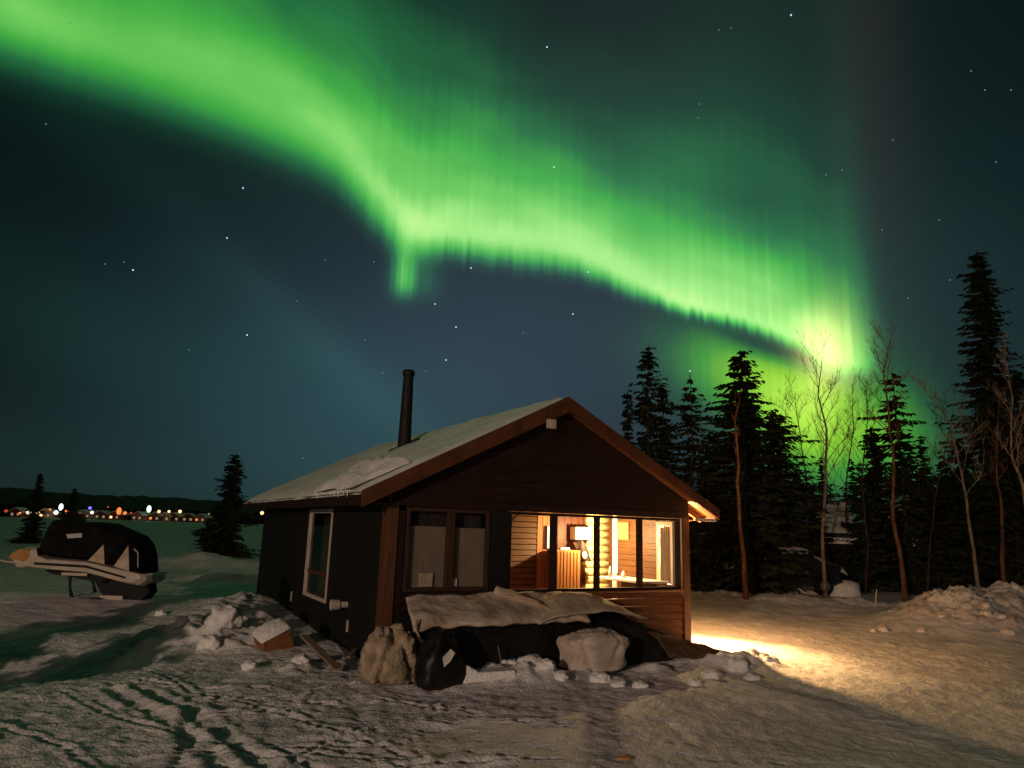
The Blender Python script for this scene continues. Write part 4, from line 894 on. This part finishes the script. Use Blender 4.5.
bare([(927, 602), (930, 545), (940, 480), (950, 430), (955, 400)], 25, .045, 11, 'thin bare tree crossing the leaning birch', 'bark', nb=14, blen=1.5, start=.4)
bare([(795, 600), (790, 545), (788, 480), (783, 430), (785, 400)], 28, .04, 12, 'thinnest bare tree next to the shoulder of the broad spruce', 'bark', nb=12, blen=1.3, start=.4)

# ------------------------------------------------------------------ buildings, car and posts behind the ploughed bank
def gable_house(name, loc, rz, w, d, h, rise, wallm, label, cat='house', lit=(), roofm=None, group=None, ov=.35, unlit=()):
    e = empty(name, loc, label, cat, group, rz)
    MB().box((-w / 2, 0, 0), (w / 2, d, h)).build('wall', wallm, e)
    MB().prism([(-w / 2, h), (w / 2, h), (w / 2 - .02, h + .02), (0, h + rise - .05), (-w / 2 + .02, h + .02)], .02, d - .02).build('gable', wallm, e)
    rf = MB()
    for s in (-1, 1): rf.prism([(0, h + rise), (s * (w / 2 + ov), h - rise * ov / (w / 2)), (s * (w / 2 + ov), h + .22 - rise * ov / (w / 2)), (0, h + rise + .25)], -ov, d + ov)
    rf.build('roof', roofm or M['roofsnow'], e)
    for (x, z, ww, hh, m) in lit:
        f_ = MB().box((x - ww / 2 - .08, -.05, z - .08), (x + ww / 2 + .08, -.002, z + hh + .08)).build('window', M['white'], e); MB().box((x - ww / 2, -.07, z), (x + ww / 2, -.052, z + hh)).build('pane', m, f_)
    return e
YS = 30
p = aty(838, 600, YS)
gable_house('shed', (p.x + .2, YS, hz(p.x, YS) - .1), math.radians(78), 4.6, 5.5, 1.9, 1.35, M['shed'], 'dark shed with a snowy roof half hidden by the bare trees', 'shed', lit=())
sh = [o for o in COL.objects if o.name == 'shed'][0]
# its lean-to canopy towards the yard
MB().box((-2.9, -1.0, 1.95), (-2.35, 6.2, 2.1)).build('eave_board', M['shed'], sh)
f_ = MB().box((-2.36, 4.3, 1.0), (-2.32, 5.0, 1.6)).build('window', M['white'], sh); MB().box((-2.38, 4.36, 1.06), (-2.361, 4.94, 1.54)).build('pane', M['carglass'], f_)
# dark cottage at the right with one lit window
p = aty(955, 600, 31)
gable_house('cottage', (p.x, 31, hz(p.x, 31) - .1), math.radians(-12), 6.0, 6, 2.5, 1.5, M['shed'], 'dark cottage deep in the wood with one dim lit window', 'cottage', lit=((-1.25, 1.35, .42, .62, M['l_dim']),))
# parked car under snow
p = aty(778, 600, 25.5)
car = empty('parked_car', (p.x, 25.5, hz(p.x, 25.5) - .02), 'parked dark car buried under smooth snow behind the ploughed bank', 'car', rz=math.radians(8))
bodyp = [(-2.1, .35), (-2.15, .75), (-1.9, .92), (-1.0, 1.0), (-.45, 1.42), (.9, 1.46), (1.6, 1.05), (2.1, .98), (2.15, .4), (1.9, .28), (-1.9, .28)]
taper_prism(bodyp, .80, .86, 0).build('body', M['carpaint'], car, bevel=.03)
for x in (-1.3, 1.3):
    for s in (-1, 1):
        wh = MB().tube([(x, s * .62, .32), (x, s * .86, .32)], .32, 18).build('wheel', M['rubber'], car); MB().tube([(x, s * .861, .32), (x, s * .875, .32)], .18, 14).build('rim', M['steel'], wh)
for s in (-1, 1): MB().prism([(-.85, 1.02), (-.42, 1.36), (.8, 1.39), (1.3, 1.05)], s * .835, s * .85).build('side_window', M['carglass'], car)
rows = []
for i in range(41):
    x = -2.2 + 4.4 * i / 40; z = lerp(x, [(-2.2, .95), (-1.0, 1.12), (-.4, 1.62), (.2, 1.72), (.9, 1.62), (1.6, 1.22), (2.2, 1.0)]); rows.append([(x, -.85 + 1.7 * j / 14, z - .30 * abs(j / 7 - 1) ** 3 + .03 * mnoise.noise((x * 2, j * .4, 3))) for j in range(15)])
MB().grid(rows).build('snow_cap', M['roofsnow'], car, smooth=True)
for (px, py, Y, s, lab) in ((840, 606, 25.5, (.70, .6, .42), 'rounded snow covered mound right of the buried car'), (735, 590, 30, (1.6, 1.0, .8), 'pale snow hump behind the thin crooked trunk'), (706, 585, 28, (.9, .9, 1.0), 'pale snow hump just right of the cabin corner'), (772, 575, 33, (1.8, 1.2, 1.3), 'broad snow pile behind the buried car'), (806, 604, 25.5, (.5, .4, .2), 'low snow hump between the car and the rounded mound')):
    v = aty(px, py, Y); blob('snow_mound', (v.x, Y, hz(v.x, Y) + s[2] * .4), s, M['lumpsnow'], px * .1, lab, 'snow mound', wr=.10, power=.9, nu=28, nv=18, local=False)
# road marker stake and small far lamps
v = aty(876, 607, 20.5)
o = MB().tube([(0, 0, -.1), (0.01, 0, .12), (.06, .0, .38)], [.014, .013, .010], 7).build('marker_stake', M['white'], None); o.location = (v.x, 20.5, hz(v.x, 20.5)); tag(o, 'short pale stake stuck in the crest of the ploughed bank', 'stake')
def lamp_post(px, py, Y, label, m, r=.07, name='lamp_post', group=None, hbase=None, cat='lamp post', sq=(1, 1, 1)):
    v = aty(px, py, Y); z = (hz(v.x, Y) if hbase is None else hbase); e = empty(name, (v.x, Y, z), label, cat, group); h = v.z - z
    MB().tube([(0, .0, 0), (0, .0, h - r * .9)], [.05 + r * .06, .03 + r * .05], 8).build('pole', M['soot'], e); MB().sphere((0, 0, h), r, 12, 8, sq).build('lamp_head', m, e, smooth=True); return e
lamp_post(724, 523, 34, 'small white lamp on a post just right of the cabin eave', M['l_white'], .09, sq=(.8, .8, 1.6))
lamp_post(980, 533, 28, 'tiny white lamp on a post under the tallest spire', M['l_white'], .055, sq=(.9, .9, 1.5))

# ------------------------------------------------------------------ village on the far shore
YV = 440
def YR(px): return YV * math.cos(math.radians(azel(px, 516)[0]))
def shore(px): return aty(px, 516, YR(px)).x
vill = [(6, 511, 'l_red', 1.7, 'dim red lamp at the left end of the far shore'), (20, 513, 'l_orange', 1.2, 'small orange lamp left of the big white ones'), (29, 512.5, 'l_white', 2.6, 'largest white lamp on the far shore'), (38, 512, 'l_warm', 2.0, 'warm white lamp right next to the largest white one'),
        (50, 509.5, 'l_orange', 1.2, 'orange lamp between the two white pairs'), (56, 512.5, 'l_white', 2.3, 'wide white lamp below the greenish one'), (61, 507, 'l_green', 2.3, 'greenish white lamp, highest behind the slim spruce'), (66, 511, 'l_orange', 1.1, 'orange lamp right of the greenish one'),
        (90, 508, 'l_blue', 1.7, 'blue lamp, the only one on the shore'), (92, 512.5, 'l_white', 1.7, 'white lamp under the blue one'), (108, 507, 'l_red', 1.0, 'dim red lamp high right of the blue one'), (119, 511, 'l_orange', 2.6, 'large fiery orange lamp above the snowmobile'), (125, 513, 'l_orange', 1.9, 'orange lamp right beside the fiery one'),
        (131, 513, 'l_red', 1.3, 'red lamp right of the orange pair'), (149, 509, 'l_green', 2.5, 'tall greenish white lamp in mid shore'), (159, 511.5, 'l_warm', 1.8, 'warm lamp right of the tall greenish one'), (169, 511.5, 'l_warm', 1.6, 'warm lamp in the middle of the three right ones'), (180, 511.5, 'l_warm', 2.0, 'warm lamp rightmost of three in a row'),
        (209, 514, 'l_dim', 1.2, 'dim lamp left of the lone lakeside spruce'), (228, 509, 'l_white', 2.3, 'bright white lamp shining beside the lone lakeside spruce'), (262, 513, 'l_warm', 2.3, 'warm white lamp just under the cabin rear eave'), (80, 513, 'l_dim', .9, 'faint lamp left of the blue one')]
for px, py, m, r, lab in vill:
    e = lamp_post(px, py, YR(px), lab, M[m], r * .46, 'street_lamp', 'lamps on the far shore', -.6, 'street lamp', sq=(1, 1, 1.7) if m == 'l_green' or r > 2.55 and m == 'l_orange' else (1, 1, 1))
o_ = [(14, 'facade'), (44, 'facade2'), (72, 'facade'), (84, 'facade2'), (100, 'facade'), (114, 'facade'), (137, 'facade2'), (154, 'facade'), (164, 'facade2'), (174, 'facade'), (188, 'facade'), (200, 'facade2')]
hl_ = ['red house at the far left of the shore', 'ochre house between the white lamps of the shore', 'red house below the orange lamp on the shore', 'ochre house just left of the blue lamp', 'red house right of the blue lamp', 'red house beside the fiery orange lamp', 'ochre house left of the tall greenish lamp', 'red house right of the tall greenish lamp', 'ochre house under the middle warm lamp', 'red house left of the last warm lamp', 'red house right of the last warm lamp', 'ochre house near the lone lakeside spruce']
for k, ((px, m), lab) in enumerate(zip(o_, hl_)):
    gable_house('house', (shore(px) * 1.012, YR(px) + 5, -.7), math.radians((-8, 10, 0)[k % 3]), 7.5, 9, 3.0, 2.0, M[m], lab, 'house', lit=((-1.8, 1.0, 1.3, 1.2, M[('l_dim', 'l_warm', 'l_dim', 'l_orange')[k % 4]]), (1.6, 1.0, 1.2, 1.2, M['l_dim'])), group='houses on the far shore')

# yard lamp standing behind the viewer
e = empty('lamp_post', (YLP[0], YLP[1], hz(YLP[0], YLP[1])), 'tall yard lamp post behind the viewpoint facing the cabin', 'lamp post'); hh = YLP[2] - e.location.z
MB().tube([(0, -.12, 0), (0, -.12, hh + .22)], [.06, .045], 10).build('pole', M['steel'], e)
MB().tube([(0, -.12, hh + .2), (0, -.02, hh + .26), (0, .02, hh + .24)], [.03, .03, .03], 8).build('arm', M['steel'], e)
MB().tube([(0, 0, hh + .24), (0, 0, hh + .17), (0, 0, hh + .08)], [.05, .16, .2], 16, cap=False).build('hood', M['steel'], e)
MB().sphere((0, 0, hh), .06, 12, 8).build('bulb', M['bulb'], e)
YLO.parent = e; YLO.location = (0, 0, hh - .09)
